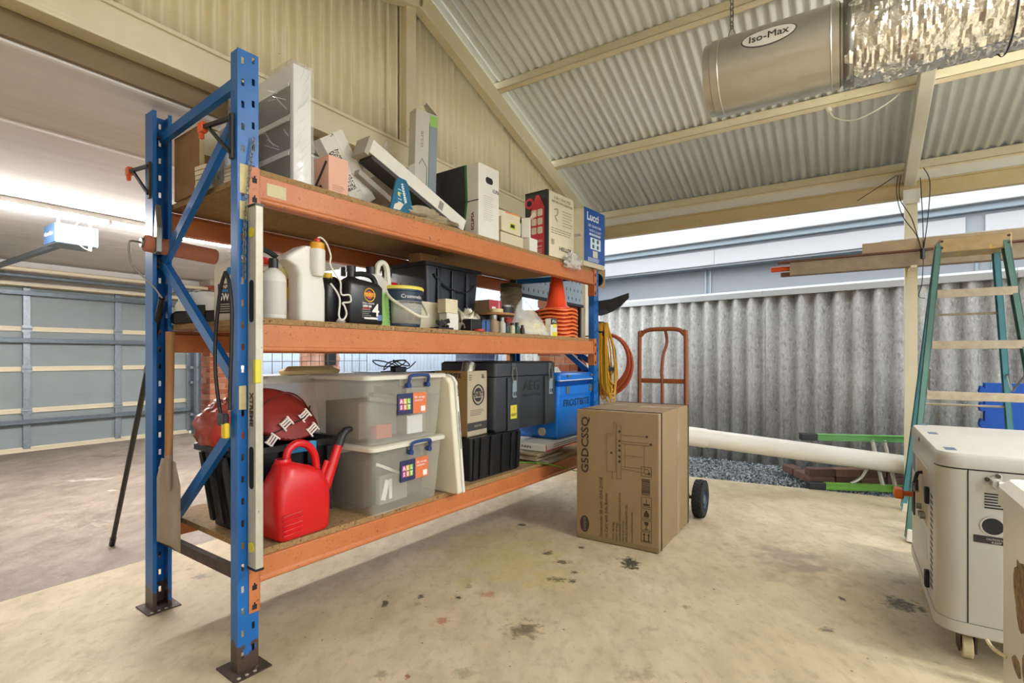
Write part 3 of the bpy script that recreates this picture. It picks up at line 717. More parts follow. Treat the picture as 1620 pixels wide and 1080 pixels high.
def crumple(name, mat, parent, size, seed=1, amp=.25, seg=14, loc=(0,0,0), freq=4, flat=.15):
    """soft crumpled heap standing on z=0"""
    from mathutils import noise
    mb = MB(); sx, sy, sz = size
    def fn(s, t_):
        th = 2*PI*s; ph = PI*t_; d = Vector((math.cos(th)*math.sin(ph), math.sin(th)*math.sin(ph), math.cos(ph)))
        n = noise.noise(d*freq*.6 + Vector((seed*3.1, seed, 0))) + .6*abs(noise.noise(d*freq*1.7 + Vector((seed, 0, seed)))) - .15
        r = 1 + amp*n*2
        z = d.z*r
        if z < -flat*3: z = -flat*3
        return Vector((d.x*r*sx/2, d.y*r*sy/2, (z+flat*3)*sz/(1+flat*3)))
    mb.grid(fn, seg*2, seg); o = mb.build(name, mat, parent, loc=loc, smooth=75); return o

# ---------------------------------------------------------------- top shelf
t = rthing('cardboard_box', 'worn brown cardboard box at the rear left of the top shelf', 'box', .075, .50, Z3)
body(t, .17, .27, .30, M_cardold); panel(t, 'cream_panel', M_cream_c, .015, .16, .17, .29); panel(t, 'edge_tape', M_tape, .0, .02, 0, .30)
for k, (u, v, h, n) in enumerate(((.06, .40, .10, 5), (.10, .22, .075, 5))):
    t = rthing('paper_stack', ('taller stack of cream papers beside the worn brown box' if k == 0 else 'lower stack of cream papers behind the front post'), 'papers', u, v, Z3, .1, 'paper stacks on the top shelf')
    for i in range(n):
        mb = MB(); mb.box(.001*((i*7) % 4), .18, .002*((i*5) % 3), .09, h*i/n+.001, h*(i+1)/n-.002); mb.build('paper_bundle', M_cream_c, t, smooth=0)
t = rthing('wrapped_sleeve', 'dark grey sleeve in crinkled clear plastic behind the brace', 'package', .10, .315, Z3)
mb = MB(); mb.box(0, .12, 0, .06, 0, .25); mb.build('sleeve', K('#6d6860', .5), t, smooth=0, bevel=.01)
mb = MB(); mb.box(-.008, .128, -.008, .068, 0, .262); mb.build('plastic_wrap', M_shrink, t, smooth=0, bevel=.012)

# white drawer unit in stretch wrap
t = rthing('wrapped_cabinet', 'white slim drawer cabinet wrapped in clear stretch film', 'cabinet', .285, .10, Z3)
M_mel = pm('white_melamine', '#e9e8e3', .4); M_smoke = pm('smoke_drawer', '#3a3733', .35)
body(t, .085, .56, .535, M_mel, 'carcass')
for k in range(3):
    mb = MB(); mb.box(-.004, .0, .025, .535, .02+.15*k, .155+.15*k); d = mb.build('drawer_front', M_smoke, t, smooth=0, bevel=.002)
    mb = MB(); mb.box(-.009, -.004, .025, .535, .14+.15*k, .155+.15*k); mb.build('drawer_rail', M_mel, d, smooth=0)
def wrapfn(x0, x1, y0, y1, z1, n=10):
    from mathutils import noise
    mb = MB(); per = rrect(x0, x1, y0, y1, .012, 2); R = []
    dense = []
    for i in range(len(per)):
        p, q = Vector((*per[i], 0)), Vector((*per[(i+1) % len(per)], 0)); m = max(1, int((q-p).length/.03))
        dense += [p.lerp(q, k/m) for k in range(m)]
    cx, cy = (x0+x1)/2, (y0+y1)/2
    for j in range(19):
        z = z1*j/18; ring = []
        for p in dense:
            d = noise.noise(Vector((p.x*30, p.y*30, z*14)))*.007; f = Vector((p.x-cx, p.y-cy, 0)).normalized()
            ring.append(Vector((p.x, p.y, z)) + f*d)
        R.append(ring)
    top = [Vector((cx+(p.x-cx)*.86, cy+(p.y-cy)*.93, z1+.015)) for p in R[-1]]
    return mb.loft(R+[top])
film = wrapfn(-.013, .098, -.012, .572, .54).build('stretch_film', M_shrink, t, smooth=70)
rnd = random.Random(21); mb = MB()
for k in range(46):
    if k % 3: y0, z0 = rnd.uniform(.0,.5), rnd.uniform(.02,.46); L_ = rnd.uniform(.04,.14); an = rnd.uniform(.1,.9); P = [(-.0165, y0, z0), (-.019, y0+L_*math.cos(an)*.5, z0+L_*.5*math.sin(an)), (-.0165, min(.56, y0+L_*math.cos(an)), z0+L_*math.sin(an))]
    else: x0, z0 = rnd.uniform(.0,.05), rnd.uniform(.02,.46); L_ = rnd.uniform(.03,.09); P = [(x0, -.0155, z0), (x0+.02, -.018, z0+L_*.6), (x0+.03, -.0155, z0+L_)]
    mb.tube(P, .0011, 4)
mb.build('film_glints', pm('film_glint', '#f2f3f4', .15), film)  # opaque white streaks painted in as highlights along the film's creases

t = rthing('pink_box', 'small salmon pink box with a black squiggle on the top shelf', 'box', .432, .062, Z3)
M_pink = pm('pink_card', '#e6b59c', .7, var=('#dba88e', 6, .6)); body(t, .105, .11, .178, M_pink)
lines(t, 'small_print', K('#b5806c'), .02, .09, .02, .05, 4)
mb = MB(); mb.tube([(-.001,.10,.05),(-.001,.06,.095),(-.001,.015,.15)], .006, 6); mb.build('black_stroke', M_print, t)
text(t, '50', (-.0008, .075, .03), SX, FZ, .05, M_print, bold=.002)

M_greyc = pm('grey_card', '#b9b2a4', .75, var=('#a39b8b', 5, .8), wear=('#565148', 14, .70))
# handwritten white box, leaning
def leaning(name, label, cat, u, v, z, du, dv, h, tilt, mat, rot=0, group=None):
    """box tilted in the shelf's length direction about its base corner"""
    t = rthing(name, label, cat, u, v, z, rot, group); t.rotation_euler = (Matrix.Rotation(RYAW+rot, 3, 'Z') @ Matrix.Rotation(tilt, 3, 'Y')).to_euler(); return t
M_scrib = pm('scribbled_card', '#dcd8cb', .7, wear=('#5f5a50', 16, .62, (1, 1, 2.2)), wear2=('#8d8779', 34, .66))
t = leaning('white_box', 'white box covered in black handwriting leaning beside the pink box', 'box', .70, .22, Z3+.015, .15, .07, .38, -.62, M_scrib)
mb = MB(); mb.box(0, .15, 0, .07, 0, .36); mb.build('body', M_scrib, t, smooth=0, bevel=.002)
mb = MB(); mb.box(.085, .15, -.0012, 0, 0, .36); mb.build('clean_panel', M_whitec, t, smooth=0)
for k in range(5): text(t, ('fragile', 'light fitting', 'spare parts', 'hang on wall', 'keep dry')[k], (.012+.013*k, -.001, .19), (0,0,-1), (1,0,0), .018, M_print, w=.2)
# long slim white carton lying diagonally
t = leaning('long_carton', 'long slim white carton lying diagonally in the top shelf pile', 'box', 1.375, .09, Z3+.02, .1, .09, .78, -1.22, M_whitec)
mb = MB(); mb.box(-.0, .075, 0, .10, 0, .74); mb.build('body', M_whitec, t, smooth=0, bevel=.002)
mb = MB(); mb.box(-.022, -.003, .0, .10, .02, .72); mb.build('dark_tray', K('#3a3834', .6), t, smooth=0)
mb = MB(); mb.box(.012, .06, -.0012, 0, .20, .235); mb.build('barcode', K('#8f8b80'), t, smooth=0)
mb = MB(); mb.box(-.02, .078, .0, .10, .74, .765); mb.build('torn_end', M_greyc, t, smooth=0)
# open grey carton lying behind
t = leaning('open_carton', 'open grey printed carton lying tilted behind the long white carton', 'box', 1.22, .27, Z3+.02, .2, .2, .45, -1.0, M_greyc)
mb = MB(); mb.box(0, .16, 0, .2, 0, .42); mb.build('body', M_greyc, t, smooth=0, bevel=.002)
mb = MB(); mb.add([(0,0,.42),(.16,0,.42),(.17,-.06,.50),(.0,-.05,.49)], [(0,1,2,3)]); mb.build('flap', M_greyc, t, solid=.003, smooth=0)
mb = MB(); mb.tube([(.05,-.001,.1),(.09,-.001,.14),(.12,-.001,.1),(.09,-.001,.06)], .003, 5, True, 5); mb.build('line_drawing', M_print, t)
t = leaning('kraft_tray', 'flat grey carton tray under the diagonal white carton', 'box', 1.15, .20, Z3+.01, .1, .1, .5, -1.15, M_cardold)
mb = MB(); mb.box(-.03, .0, -.02, .10, .02, .5); mb.build('tray', M_greyc, t, smooth=0, bevel=.003)
# blister bag card
M_teal = pm('teal_card', '#1a6a8c', .45, var=('#14587a', 7, .5))
t = rthing('hammer_card', 'teal retail card with white lettering at the front shelf edge', 'retail card', .75, .015, Z3, .15)
mb = MB(); P = [(0,0),(.045,.155),(.07,.175),(.12,.175),(.135,.16),(.175,.035),(.14,.01),(.08,.0)]
mb.prism(P, 0, .012, 'y'); mb.build('card', M_teal, t, smooth=0, bevel=.002)
text(t, 'HAMMER', (.10, -.001, .10), (.30,0,-.95), (.95,0,.30), .024, K('#e9eef0'), w=.10, bold=.001)
lines(t, 'small_print', K('#a9c4d0'), .055, .085, .04, .12, 5)
mb = MB(); mb.cyl((.062,-.0012,.09), (.062,.0005,.09), .009, n=14); mb.build('sale_dot', K('#d9d43a'), t)
mb = MB(); mb.prism([(.02,.004),(.03,.03),(.07,.05),(.10,.045),(.07,.008)], -.0012, .0005, 'y'); mb.build('pale_swoosh', K('#d7d2c4'), t, smooth=0)
t = rthing('crumpled_cloth', 'crumpled beige cloth and packing along the front of the top shelf', 'cloth', 1.05, .10, Z3-.002)
crumple('cloth', pm('beige_cloth', '#b3a489', .9, var=('#8d7d63', 8, .8)), t, (.46, .16, .075), 3, .3, 18)
t = rthing('canvas_strap', 'rolled striped canvas strap beside the teal card', 'strap', .96, .06, Z3)
mb = MB(); mb.cyl((0,0,.03), (.07,.05,.045), .03, n=14); mb.build('roll', pm('canvas', '#a8936a', .9, var=('#7d6b49', 30, .9)), t)
# tall upright white carton, torn open at the top
t = rthing('tall_carton', 'tall open white carton with green flap standing upright at the back', 'box', 1.235, .38, Z3, -.25); t.rotation_euler.y = .03
M_wc2 = pm('matt_white_card', '#d3cfc4', .6, var=('#c0bbae', 4, .7))
body(t, .155, .085, .80, M_wc2); panel(t, 'grey_side_print', K('#8f98a0', .5), .10, .1545, .02, .72); panel(t, 'green_stripe', K('#3f8f6c', .5), .096, .101, .02, .74)
panel(t, 'green_panel', K('#9ccf6a', .5), .10, .154, .72, .79)
mb = MB(); mb.add([(0,0,.80),(.0,.085,.80),(.06,.05,.86),(.07,.0,.85)], [(0,1,2,3)]); mb.add([(.155,0,.80),(.155,.085,.80),(.09,.07,.87),(.07,.0,.86)], [(0,1,2,3)]); mb.build('torn_flap', M_whitec, t, solid=.003, smooth=0)
text(t, 'arco', (.05, -.001, .62), (0,0,-1), (1,0,0), .035, K('#8d887b'), w=.10)
mb = MB(); mb.tube([(.03,-.001,.46),(.05,-.001,.50),(.085,-.001,.45),(.085,-.001,.25),(.03,-.001,.25)], .002, 5); mb.build('line_drawing', K('#6d685d'), t)
# black and green projector box
t = rthing('black_carton', 'large black, green and white carton with a handle hole', 'box', 1.445, .03, Z3+.004, .0)
M_blk = pm('black_card', '#1e1e1a', .45, var=('#2b2a25', 6, .8), wear=('#5a574d', 26, .72)); body(t, .205, .43, .445, M_whitec)
mb = MB(); mb.prism([(.13,0),(.43,0),(.43,.445),(.11,.445),(.10,.22)], -.0012, .0002, 'x'); mb.build('black_print', M_blk, t, smooth=0)
mb = MB(); mb.prism([(.115,0),(.132,0),(.102,.22),(.112,.445),(.095,.445),(.086,.22)], -.0014, .0002, 'x'); mb.build('green_stripe', K('#2f7d35', .5), t, smooth=0)
mb = MB(); mb.box(-.002, .002, .0, .43, .212, .218); mb.build('lid_seam', M_print, t, smooth=0)
mb = MB(); mb.prism(rrect(.07, .14, .335, .375, .018), -.0014, .0004, 'y'); mb.build('handle_hole', M_dark, t, smooth=0)
text(t, 'ECLIPSA', (.17, -.0009, .30), FX, FZ, .032, M_print, w=.062); lines(t, 'spec_table', K('#b1aca0'), .05, .155, .10, .26, 12, hgt=.2)
text(t, 'ECLIPSA', (-.0009, .045, .09), (0,0,1), (0,1,0), .03, K('#7b2a22'), w=.11, bold=.001)
text(t, 'ECLIPSA', (-.0018, .38, .28), (0,0,-1), (0,-1,0), .026, K('#c9c6bd'), w=.12)
# small white cartons
for k, (u, v, z, du, dv, h, lb, rot) in enumerate(((1.76, .10, 0, .27, .2, .10, 'white carton at the bottom of the small stack beside the black carton', 0),
        (1.74, .08, .101, .24, .16, .095, 'cream carton with a yellow label on the small carton stack', .05), (1.75, .14, .197, .25, .14, .06, 'flat white carton with an orange edge topping the small stack', -.12),
        (1.78, .34, 0, .22, .2, .42, 'tall white carton standing behind the small carton stack', 0))):
    t = rthing('small_carton', lb, 'box', u, v, Z3+z, rot, 'small white cartons')
    body(t, du, dv, h, M_cream_c if k != 3 else M_whitec)
    if k == 1: panel(t, 'yellow_label', K('#c6cf2d'), .10, .17, .03, .07); lines(t, 'barcode', M_print, .11, .16, .036, .064, 1, y=-.001, hgt=.8)
    if k == 2: panel(t, 'orange_edge', K('#e08a4a'), .10, .25, .048, .058)
t = rthing('small_carton', 'little open white carton beside the red printed box', 'box', 2.03, .05, Z3+.10, .5, 'small white cartons')
body(t, .07, .06, .14, M_whitec)
mb = MB(); mb.add([(0,0,.14),(.07,0,.14),(.08,-.04,.17),(0,-.03,.18)], [(0,1,2,3)]); mb.build('flap', M_cream_c, t, solid=.002, smooth=0)
t = rthing('small_carton', 'low white support carton under the little open carton', 'box', 2.02, .045, Z3, 0, 'small white cartons'); body(t, .10, .12, .099, M_whitec)
# red/black/cream fan box
t = rthing('red_carton', 'cream carton with a red and black side panel near the rack end', 'box', 2.21, .02, Z3+.003, -.05)
body(t, .36, .20, .48, M_cream_c); panel(t, 'black_print', M_blk, .0, .20, 0, .48, side='l')
M_redp = pm('red_print', '#c9323c', .5); mb = MB(); mb.prism([(.025,.01),(.15,.01),(.15,.33),(.10,.45),(.075,.45),(.025,.36)], -.0022, -.0006, 'x'); rp_ = mb.build('red_print', M_redp, t, smooth=0)
for r_ in range(3):
    for c_ in range(2):
        mb = MB(); y0 = .04+.055*c_; z0 = .34-.065*r_ - .045; mb.prism(rrect(y0, y0+.045, z0, z0+.05, .008, 2), -.0032, -.002, 'x'); mb.build('icon_tile', M_cream_c, rp_, smooth=0)
text(t, 'POWERFUL', (-.0026, .088, .11), SX, FZ, .026, M_cream_c, w=.10); text(t, '240W', (-.0026, .088, .07), SX, FZ, .026, M_cream_c, w=.09); lines(t, 'red_small_print', M_cream_c, .045, .13, .02, .055, 3, y=-.0024, side='l')
mb = MB(); mb.cyl((-.004,.16,.40), (-.0005,.16,.40), .04, n=20); mb.build('red_badge', M_redp, t); mb = MB(); mb.cyl((-.005,.16,.40), (-.0035,.16,.40), .022, n=16); mb.build('badge_centre', M_dark, t)
panel(t, 'black_edge', M_blk, 0, .022, 0, .48)
text(t, '3 IN 1 DUCTED', (.20, -.0009, .44), FX, FZ, .03, K('#6b675a'), w=.22); text(t, 'BATHROOM ESSENTIAL', (.20, -.0009, .41), FX, FZ, .025, K('#6b675a'), w=.28)
text(t, 'HELLER', (.24, -.0009, .07), FX, FZ, .04, M_print, w=.17, bold=.001); lines(t, 'spec_print', K('#a39d8c'), .20, .34, .24, .37, 6); lines(t, 'note_print', K('#85806f'), .05, .33, .17, .22, 3)
mb = MB(); mb.tube([(.09,-.001,.35),(.13,-.001,.36),(.13,-.001,.32),(.10,-.001,.30),(.13,-.001,.27)], .004, 5, sub=4); mb.build('line_drawing', K('#8b8778'), t); panel(t, 'code_square', K('#9d9880'), .05, .09, .09, .13)
# blue lighting box
t = rthing('blue_carton', 'cream and royal blue ceiling fan box at the end of the top shelf', 'box', 2.735, .0, Z3+.002, -.04)
body(t, .345, .15, .475, M_cream_c); M_royal = pm('royal_blue', '#1d56a5', .4, var=('#184a92', 5, .4)); panel(t, 'blue_print', M_royal, .0, .3445, .04, .475, y=0, th=.0015)
text(t, 'Lucci', (.14, -.0021, .41), FX, FZ, .09, K('#eef2f5'), w=.19, bold=.002); text(t, 'LED CEILING FAN', (.17, -.0021, .34), FX, FZ, .03, K('#dfe6ee'), w=.21); text(t, 'WITH LIGHT', (.18, -.0021, .30), FX, FZ, .03, K('#dfe6ee'), w=.2)
lines(t, 'small_print', K('#cfd9e6'), .08, .30, .255, .285, 1, y=-.0016, hgt=.6)
panel(t, 'icon_card', K('#e3ebf0'), .10, .27, .15, .245, y=-.0014)
for x in (.145, .22):
    for z in (.175, .222):
        mb = MB(); mb.cyl((x,-.004,z), (x,-.002,z), .018, n=14); mb.build('fan_icon', K('#2f6f86'), t)
panel(t, 'photo_patch', K('#d8d2b8'), .14, .22, .085, .14, y=-.0014); lines(t, 'foot_print', K('#cfd9e6'), .06, .25, .045, .08, 3, y=-.0016, hgt=.6)
text(t, 'COOL', (-.0009, .06, .25), SX, FZ, .03, K('#31507d'), w=.06)
t = rthing('plastic_scrap', 'crumpled clear plastic hanging over the beam below the blue box', 'plastic film', 2.50, -.03, Z3-.065)
crumple('film', M_bagclear, t, (.20, .07, .11), 5, .45, 14, freq=6)
t = rthing('cardboard_flap', 'brown cardboard flap hanging off the far end of the top shelf', 'cardboard', 3.10, .05, 1.80, .1)
mb = MB(); mb.add([(0,0,.19),(.10,-.02,.17),(.085,-.02,.0),(-.02,0,.01)], [(0,1,2,3)]); mb.build('flap', M_card, t, solid=.004, smooth=0)

# ---------------------------------------------------------------- middle shelf
def bottle_body(poly_fn, zs, mat, name, t, smooth=50, bevel=0):
    mb = MB(); mb.loft([[Vector((x, y, z)) for x, y in poly_fn(z)] for z in zs]); return mb.build(name, mat, t, smooth=smooth)
def jug(t, w_, d, h, neck=.022, neck_x=.25, mat=M_black, cap=None, capmat=None, hmat=None, handle=True, shoulder=.72, liquid=None):
    """oil-can style jug: rounded rectangular body, sloping shoulder, neck at one side, loop handle"""
    nx = w_*neck_x
    def ring(x0, x1, y0, y1, z, r=.014): return [Vector((x, y, z)) for x, y in rrect(x0, x1, y0, y1, min(r, (x1-x0)/2.1, (y1-y0)/2.1), 3)]
    R = [ring(.006, w_-.006, .006, d-.006, 0), ring(0, w_, 0, d, .008), ring(0, w_, 0, d, h*shoulder), ring(.0, w_*.92, .008, d-.008, h*(shoulder+.07)),
         ring(max(0, nx-neck*1.3), nx+neck*1.6, d/2-neck*1.2, d/2+neck*1.2, h*(shoulder+.13)), ring(nx-neck, nx+neck, d/2-neck, d/2+neck, h*(shoulder+.15), neck*.95), ring(nx-neck, nx+neck, d/2-neck, d/2+neck, h*.93, neck*.95)]
    mb = MB(); mb.loft(R); b = mb.build('body', mat, t, smooth=50)
    mb = MB(); mb.cyl((nx, d/2, h*.90), (nx, d/2, h), neck*1.12, n=18); mb.build('cap', capmat or M_black, t)
    if handle:
        mb = MB(); mb.tube([(nx+neck*.9, d/2, h*.87), (w_*.62, d/2, h*.90), (w_*.86, d/2, h*.85), (w_*.95, d/2, h*.70), (w_*.94, d/2, h*.5)], .0135, 8, sub=5); mb.build('handle', hmat or mat, t)
    return b
# white rounded chemical bottle
t = rthing('chemical_bottle', 'white round chemical bottle with black cap next to the level', 'bottle', .195, .10, Z2)
mb = MB(); mb.lathe([(.045,0),(.05,.006),(.05,.165),(.046,.185),(.030,.205),(.017,.212),(.017,.222)], 28); mb.build('body', pm('white_hdpe', '#dcd9cc', .4), t)
mb = MB(); mb.lathe([(.0502,.02),(.0506,.022),(.0506,.155),(.0502,.157)], 28, caps=False); mb.build('label', K('#cfcac0', .6), t); mb = MB(); mb.cyl((0,0,.215), (0,0,.255), .019, n=18); mb.build('cap', M_black, t)
# red capped spray behind
t = rthing('spray_bottle', 'red capped spray bottle with dark green trigger behind the white bottle', 'bottle', .20, .235, Z2)
mb = MB(); mb.lathe([(.04,0),(.042,.005),(.042,.19),(.02,.225),(.016,.25)], 22); mb.build('body', K('#b8332b', .4), t); mb = MB(); mb.lathe([(.045,.245),(.047,.25),(.04,.275),(.0,.29)], 22); mb.build('red_cap', K('#c5281f', .35), t)
mb = MB(); mb.tube([(-.02,0,.30),(.03,0,.315),(.10,0,.28),(.15,0,.235)], .013, 8, sub=4); mb.build('trigger_hose', K('#22352a', .5), t)
# yellow/white cleaner bottle
t = rthing('cleaner_bottle', 'flat yellow and white cleaner bottle with barcode label', 'bottle', .28, .16, Z2)
mb = MB(); mb.loft([[Vector((x,y,z)) for x, y in rrect(a, b, .0, .05, .018, 3)] for a, b, z in ((0,.09,0),(0,.092,.12),(-.01,.075,.17),(-.035,.045,.21),(-.05,.015,.235))]); mb.build('body', pm('pale_bottle', '#dccf9a', .45), t, smooth=60)
panel(t, 'yellow_label', K('#e6bf23', .5), .0, .085, .10, .165, y=-.001); panel(t, 'grey_label', K('#b9b3a0', .5), .0, .09, .045, .098, y=-.001); panel(t, 'red_logo', K('#b5312a', .5), .01, .045, .15, .19, y=-.002)
lines(t, 'barcode', M_print, .04, .085, .01, .05, 1, y=-.002, hgt=.8)
# white sprayer jug with hose
t = rthing('sprayer_jug', 'tall white sprayer jug with yellow collar and white hose', 'sprayer', .285, .055, Z2)
M_hd = pm('white_jug', '#dfdcd0', .38)
mb = MB(); mb.loft([[Vector((x,y,z)) for x, y in rrect(a, b, 0, .10, .02, 4)] for a, b, z in ((.004,.128,0),(0,.132,.01),(0,.132,.14),(.0,.122,.20),(-.02,.105,.235),(-.06,.085,.255),(-.05,.08,.275),(.0,.075,.31),(.02,.07,.325))]); mb.build('body', M_hd, t, smooth=60)
mb = MB(); mb.lathe([(.024,.20),(.034,.225),(.034,.315),(.030,.32)], 20, (.085,.0,0)); mb.build('pump_tube', M_hd, t)
mb = MB(); mb.lathe([(.030,.312),(.032,.318),(.030,.345),(.02,.35)], 20, (.085,.0,0)); mb.build('collar', K('#dfa11f', .4), t); mb = MB(); mb.lathe([(.014,.348),(.014,.362),(.006,.368)], 14, (.085,.0,0)); mb.build('knob', K('#c42a20', .4), t)
mb = MB(); mb.tube([(.085,0,.366),(.10,-.005,.372),(.125,-.01,.35),(.145,-.012,.30),(.14,-.015,.26),(.165,-.015,.22),(.19,-.02,.185),(.195,-.02,.13),(.235,-.025,.13),(.24,-.025,.10),(.195,-.03,.09),(.205,-.03,.075),(.215,-.03,.04),(.195,-.03,.012),(.175,-.03,.03),(.18,-.03,.10),(.17,-.02,.14),(.145,-.01,.175)], .0042, 8, sub=5); mb.build('hose', M_hd, t)
mb = MB(); mb.lathe([(.018,0),(.022,.006),(.014,.018)], 14, (.185,-.03,0)); mb.build('hose_foot', M_bagclear, t)
# black jug behind the hose
t = rthing('black_jug', 'black ribbed jug with a yellow spout behind the coiled white hose', 'jug', .46, .12, Z2)
jug(t, .11, .09, .24, mat=M_black, capmat=K('#d9b21f', .4), neck_x=.3)
# gallon with amber liquid and black cap
M_amber = pm('amber_liquid', '#b5431c', .12, alpha=.85); M_cap = M_black
t = rthing('amber_bottle', 'clear bottle of amber liquid with black cap behind the oil can', 'bottle', .615, .19, Z2)
mb = MB(); mb.lathe([(.055,0),(.06,.01),(.06,.13),(.058,.165)], 22); mb.build('liquid', M_amber, t); mb = MB(); mb.lathe([(.0575,.16),(.062,.165),(.045,.215),(.022,.235),(.022,.25)], 22); mb.build('shoulder', M_bagclear, t)
mb = MB(); mb.cyl((0,0,.245), (0,0,.285), .027, n=18); mb.build('cap', M_cap, t)
# black 4 litre engine oil can
t = rthing('oil_can', 'black four litre engine oil can with orange and white label', 'oil can', .522, .035, Z2, .0)
jug(t, .20, .095, .275, .021, .22, pm('oil_black', '#191b1e', .35), capmat=M_black, shoulder=.66)
M_yel = K('#e0a92b', .5); M_wh = K('#eceae4', .5); M_bl = K('#5b79a8', .5)
mb = MB(); mb.tube([(.115+.031*math.cos(i*PI/9), -.0012, .142+.031*math.sin(i*PI/9)) for i in range(18)], .0028, 5, True); mb.build('badge_ring', M_yel, t)
mb = MB(); mb.cyl((.115,-.0014,.142), (.115,.0005,.142), .019, n=18); mb.build('badge', K('#cf4a26', .5), t)
text(t, 'PENRITE', (.115, -.0022, .142), FX, FZ, .023, M_yel, w=.068, bold=.0012); text(t, 'SMALL ENGINE', (.108, -.0012, .101), FX, FZ, .012, M_wh, w=.07); text(t, '10W-30', (.1, -.0012, .087), FX, FZ, .015, M_wh, w=.05, bold=.0006)
text(t, '4', (.152, -.0012, .068), FX, FZ, .085, M_wh, bold=.001); lines(t, 'small_print', K('#9a9a94'), .072, .125, .03, .075, 5, y=-.0005); panel(t, 'white_strip', M_wh, .085, .165, .026, .036); panel(t, 'blue_patch', M_bl, .16, .188, .022, .05); panel(t, 'red_strip', K('#b33a26'), .075, .12, .074, .079)
# green coolant jug
M_green = pm('green_coolant', '#8fbf6a', .3); t = rthing('coolant_jug', 'pale jug of bright green coolant behind the black oil can', 'jug', .705, .10, Z2)
mb = MB(); mb.loft([[Vector((x,y,z)) for x, y in rrect(0, .14, 0, .10, .02, 3)] for z in (0, .01, .175)]); mb.build('coolant', M_green, t, smooth=50)
mb = MB(); mb.loft([[Vector((x,y,z)) for x, y in rrect(a, b, .0, .10, .02, 3)] for a, b, z in ((0,.14,.175),(0,.14,.21),(.0,.10,.235),(.0,.06,.26))]); mb.build('shoulder', M_milky, t, smooth=50)
mb = MB(); mb.cyl((.03,.05,.255), (.03,.05,.30), .026, n=18); mb.build('cap', M_black, t)
mb = MB(); mb.tube([(.05,.03,.25),(.06,.03,.31),(.09,.03,.33),(.115,.03,.31),(.125,.03,.25),(.13,.03,.2)], .015, 8, sub=5); mb.build('handle', pm('milk_handle', '#d8d8c6', .4), t)
mb = MB()
for k in range(6): mb.bar((.10,-.001,.02+.024*k), (.138,-.001,.045+.024*k), .004, .003)
mb.build('grip_ribs', M_green, t)
# red liquid bottle
t = rthing('red_bottle', 'round bottle of red fluid with black cap behind the blue pail', 'bottle', .90, .225, Z2); t.scale = (1.05, 1.05, 1.22)
mb = MB(); mb.lathe([(.06,0),(.065,.01),(.065,.185),(.058,.20)], 22); mb.build('liquid', pm('red_fluid', '#b3161a', .12), t); mb = MB(); mb.lathe([(.058,.199),(.04,.22),(.024,.228),(.024,.235)], 22); mb.build('shoulder', M_bagclear, t); mb = MB(); mb.cyl((0,0,.23), (0,0,.27), .028, n=18); mb.build('cap', M_black, t)
# pail
M_navy = pm('navy_pail', '#243449', .4); t = rthing('paint_pail', 'navy membrane pail with grey label, yellow lid and white handle', 'pail', .918, .135, Z2)
mb = MB(); mb.lathe([(.10,0),(.105,.006),(.118,.185),(.123,.187),(.123,.2)], 36); mb.build('bucket', M_navy, t)
mb = MB(); mb.lathe([(.125,.196),(.126,.208),(.12,.214),(.0,.214)], 36); mb.build('lid', K('#e3d65a', .4), t)
Q = Matrix.Rotation(0, 3, 'Z')
mb = MB(); a0, a1 = math.radians(205), math.radians(330)
def pl(s, t_): a = a0+(a1-a0)*s; z = .018+.118*t_; r = .1055+.0118*z/.185*1.0+.0012; return Vector((r*math.cos(a), r*math.sin(a), z))
mb.grid(pl, 16, 1); mb.build('label', pm('pail_label', '#a9a89f', .6), t, solid=.0006)
def on_pail(s, z, size, mat, ang, nm='lettering', w=None):
    o = text(t, s, (0,0,0), FX, FZ, size, mat, w=w, name=nm)
    for q in o.data.vertices:
        a = ang + q.co.x/.115; r = .1055 + .0118*z/.185*1.2 + .002 - q.co.y; q.co = Vector((r*math.cos(a), r*math.sin(a), z+q.co.z))
    return o
on_pail('Crommelin', .158, .028, M_wh, math.radians(262), w=.125); on_pail('WATER BASED MEMBRANE', .128, .013, M_print, math.radians(265), w=.15)
for k, ang in enumerate((232, 262, 292)):
    for j in range(6): on_pail('--- ----- ---', .108-.014*j, .009, K('#77776f'), math.radians(ang), 'small_print', w=.048)
mb = MB(); mb.tube([(-.122,-.03,.18),(-.12,-.07,.14),(-.07,-.135,.085),(.0,-.15,.055),(.07,-.135,.06),(.115,-.075,.10),(.124,-.03,.15),(.122,-.01,.18)], .008, 8, sub=5); mb.build('handle', pm('bail_white', '#ded9c4', .4), t)
# black storage crate
M_crate = pm('crate_black', '#20242b', .35, var=('#2a3039', 4, .7)); t = rthing('black_crate', 'black lidded plastic crate at the back of the middle shelf', 'crate', 1.27, .30, Z2)
mb = MB(); mb.loft([[Vector((x,y,z)) for x, y in rrect(a, b, c, d, .02, 3)] for a, b, c, d, z in ((.03,.47,.02,.45,0),(.0,.5,-.0,.48,.40),(.0,.5,-.0,.48,.41))]); mb.build('body', M_crate, t, smooth=40)
mb = MB(); mb.loft([[Vector((x,y,z)) for x, y in rrect(-.02, .52, -.02, .5, .02, 3)] for z in (.408,.43)]); mb.build('lid', M_black, t, smooth=30)
for x in (.09, .22, .36):
    mb = MB(); mb.box(x, x+.03, -.012, .012, .02, .40); mb.build('rib', M_crate, t, smooth=0, bevel=.004)
mb = MB(); mb.tube([(.06,-.006,.36),(.14,-.01,.30),(.26,-.01,.27),(.38,-.01,.28),(.45,-.006,.33)], .006, 6, sub=5); mb.build('moulded_rim', M_crate, t)
t = rthing('small_tan_box', 'tan box lying on the black crate lid', 'box', 1.22, .30, Z2+.43); body(t, .17, .1, .045, M_cardold); 
